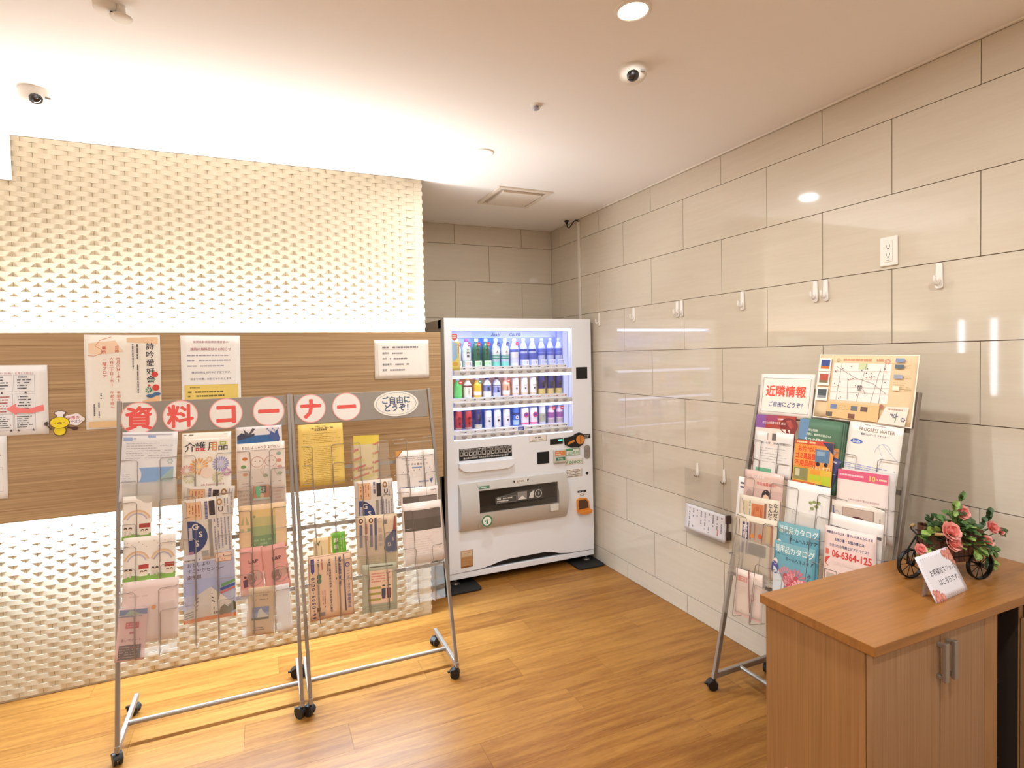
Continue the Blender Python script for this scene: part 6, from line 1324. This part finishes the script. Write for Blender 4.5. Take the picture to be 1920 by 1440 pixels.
# artificial rose arrangement (sits in the basket: a thing of its own)
ros = root('rose_arrangement', 'artificial pink roses and green leaves spilling from the tricycle basket', 'flowers', (-.31, -3.215, CT + .072), ang, local=True)
rg = random.Random(11)
m_leafd, m_leafm, m_leafl = M('leaf_dark', '3c5730', .5, var=.15), M('leaf_mid', '5a7a40', .5, var=.15), M('leaf_light', '8fab58', .5, var=.12)
m_rose, m_rosed, m_stem = M('rose_pink', 'f0a59a', .6, var=.08), M('rose_deep', 'e08078', .6, var=.08), M('stem_green', '3f5a2c', .6)
MB().ball((.0, 0, .02), .055, .042, .040, M('floral_foam', '3a4a2c', .9), 14, 8).build('foam', ros)
def rose(c, r):
    m = MB(); c = Vector(c)
    m.ball(tuple(c), r * .38, r * .38, r * .42, m_rosed, 10, 6)
    for layer, (n_, rad, tilt) in enumerate(((5, .55, 65), (6, .85, 40), (7, 1.0, 15))):
        for k in range(n_):
            a = 2 * math.pi * (k + .5 * layer) / n_; out = Vector((math.cos(a), math.sin(a), 0)); tq = math.radians(tilt); sd = Vector((-math.sin(a), math.cos(a), 0))
            base = c - Vector((0, 0, r * .25)); mid = base + out * r * rad * .75 + Vector((0, 0, r * .55 * math.sin(tq) + r * .15)); tip = base + out * r * rad * (1.05 if layer else .8) + Vector((0, 0, r * (.35 + .75 * math.sin(tq)) * .9))
            m.add([base, mid - sd * r * .42, tip - sd * r * .22, tip + sd * r * .22, mid + sd * r * .42], [(0, 1, 2, 3, 4)], m_rose if layer else m_rosed, True)
    return m
def tilt_to(m, c, d):
    q = Vector((0, 0, 1)).rotation_difference(Vector(d).normalized()); c = Vector(c)
    m.v = [tuple(c + q @ (Vector(p) - c)) for p in m.v]; return m
ROSES = [(-.062, -.050, .085, .030), (-.060, -.058, .050, .025), (.028, -.010, .128, .024), (.050, .005, .108, .024), (.066, .02, .085, .020), (.078, -.045, .040, .022), (.150, -.005, .070, .021), (-.155, -.035, .030, .019), (.19, .0, .052, .014)]
for x, y, z, r in ROSES:
    d = Vector((x * .6, -.9, .45)); tilt_to(rose((x, y, z), r), (x, y, z), d).build('rose', ros, fix=False)
    MB().tube([(x * .2, y * .2, .02), (x * .6, y * .5 + .01, z * .5), (x, y + r * .3, z - r * .3)], .0015, m_stem, 5).build('stem', ros)
def leaf(m, c, d, L, Wd, mt):
    c, d = Vector(c), Vector(d).normalized(); sd = d.cross(Vector((rg.uniform(-.4, .4), -.6, .8))).normalized(); nn = sd.cross(d)
    pts = []
    for tq, wq, up in ((0, .05, 0), (.3, .85, .10), (.6, 1.0, .12), (.85, .55, .06), (1, .02, -.03)):
        p = c + d * L * tq; pts += [p - sd * Wd * wq / 2 + nn * L * (up + .06), p + nn * L * up * .4, p + sd * Wd * wq / 2 + nn * L * (up + .06)]
    m.add(pts, [(3 * i + k, 3 * i + k + 1, 3 * i + k + 4, 3 * i + k + 3) for i in range(4) for k in range(2)], mt, True)
def leafpart(c, d, L, Wd, mt): m = MB(); leaf(m, c, d, L, Wd, mt); m.build('leaf', ros, fix=False)
for k in range(120):                                   # leafy mound over the basket
    a = rg.uniform(0, 2 * math.pi); rad = math.sqrt(rg.random()); x, y = .088 * rad * math.cos(a) - .002, .055 * rad * math.sin(a) - .012; z = .035 + .085 * (1 - rad ** 2) * rg.uniform(.6, 1.1)
    leafpart((x, y, z), (math.cos(a) + .2 * rg.uniform(-1, 1), math.sin(a) * .8 - .45, rg.uniform(-.2, .5)), rg.uniform(.024, .036), rg.uniform(.018, .025), rg.choice([m_leafd, m_leafd, m_leafm, m_leafm, m_leafl]))
SPR = [((0, 0, .08), (.010, -.01, .150), (.022, -.012, .178), m_leafm, .024), ((.0, -.01, .09), (-.02, -.02, .125), (-.012, -.02, .15), m_leafl, .026), ((-.05, -.02, .06), (-.10, -.03, .085), (-.128, -.035, .083), m_leafl, .028), ((-.05, -.02, .07), (-.09, -.02, .10), (-.105, -.02, .118), m_leafd, .022),
       ((-.06, -.02, .04), (-.12, -.03, .025), (-.158, -.04, .008), m_leafl, .026), ((.05, -.02, .05), (.09, -.03, .045), (.10, -.04, .02), m_leafm, .024), ((.05, -.03, .03), (.035, -.055, .028), (.03, -.06, .018), m_leafl, .030),
       ((.07, 0, .06), (.115, -.01, .095), (.130, -.01, .118), m_leafd, .024), ((.07, 0, .06), (.12, 0, .075), (.14, .0, .10), m_leafd, .022), ((.08, -.01, .04), (.11, -.02, .0), (.105, -.03, -.035), m_leafd, .022), ((.08, -.01, .04), (.13, -.01, .0), (.15, -.01, -.005), m_leafm, .026), ((.08, -.01, .03), (.12, -.02, -.03), (.14, -.02, -.045), m_leafl, .022), ((.10, 0, .06), (.16, 0, .065), (.20, 0, .052), m_leafd, .020)]
for a, b_, c_, mt, L in SPR:
    a, b_, c_ = Vector(a), Vector(b_), Vector(c_); MB().tube([a, b_, c_], .0012, m_stem, 5).build('stem', ros)
    for tq in (.35, .6, .8, 1.0):
        p = b_.lerp(c_, tq) if tq > .5 else a.lerp(b_, .5 + tq)
        for sgn in (-1, 1): leafpart(p, (c_ - b_).normalized() + Vector((sgn * .8, -.25, sgn * .5)), L, L * .72, mt)
    leafpart(c_, (c_ - b_), L, L * .7, mt)
# tidy helper properties
for o in ROOTS:
    if '_o' in o: del o['_o']
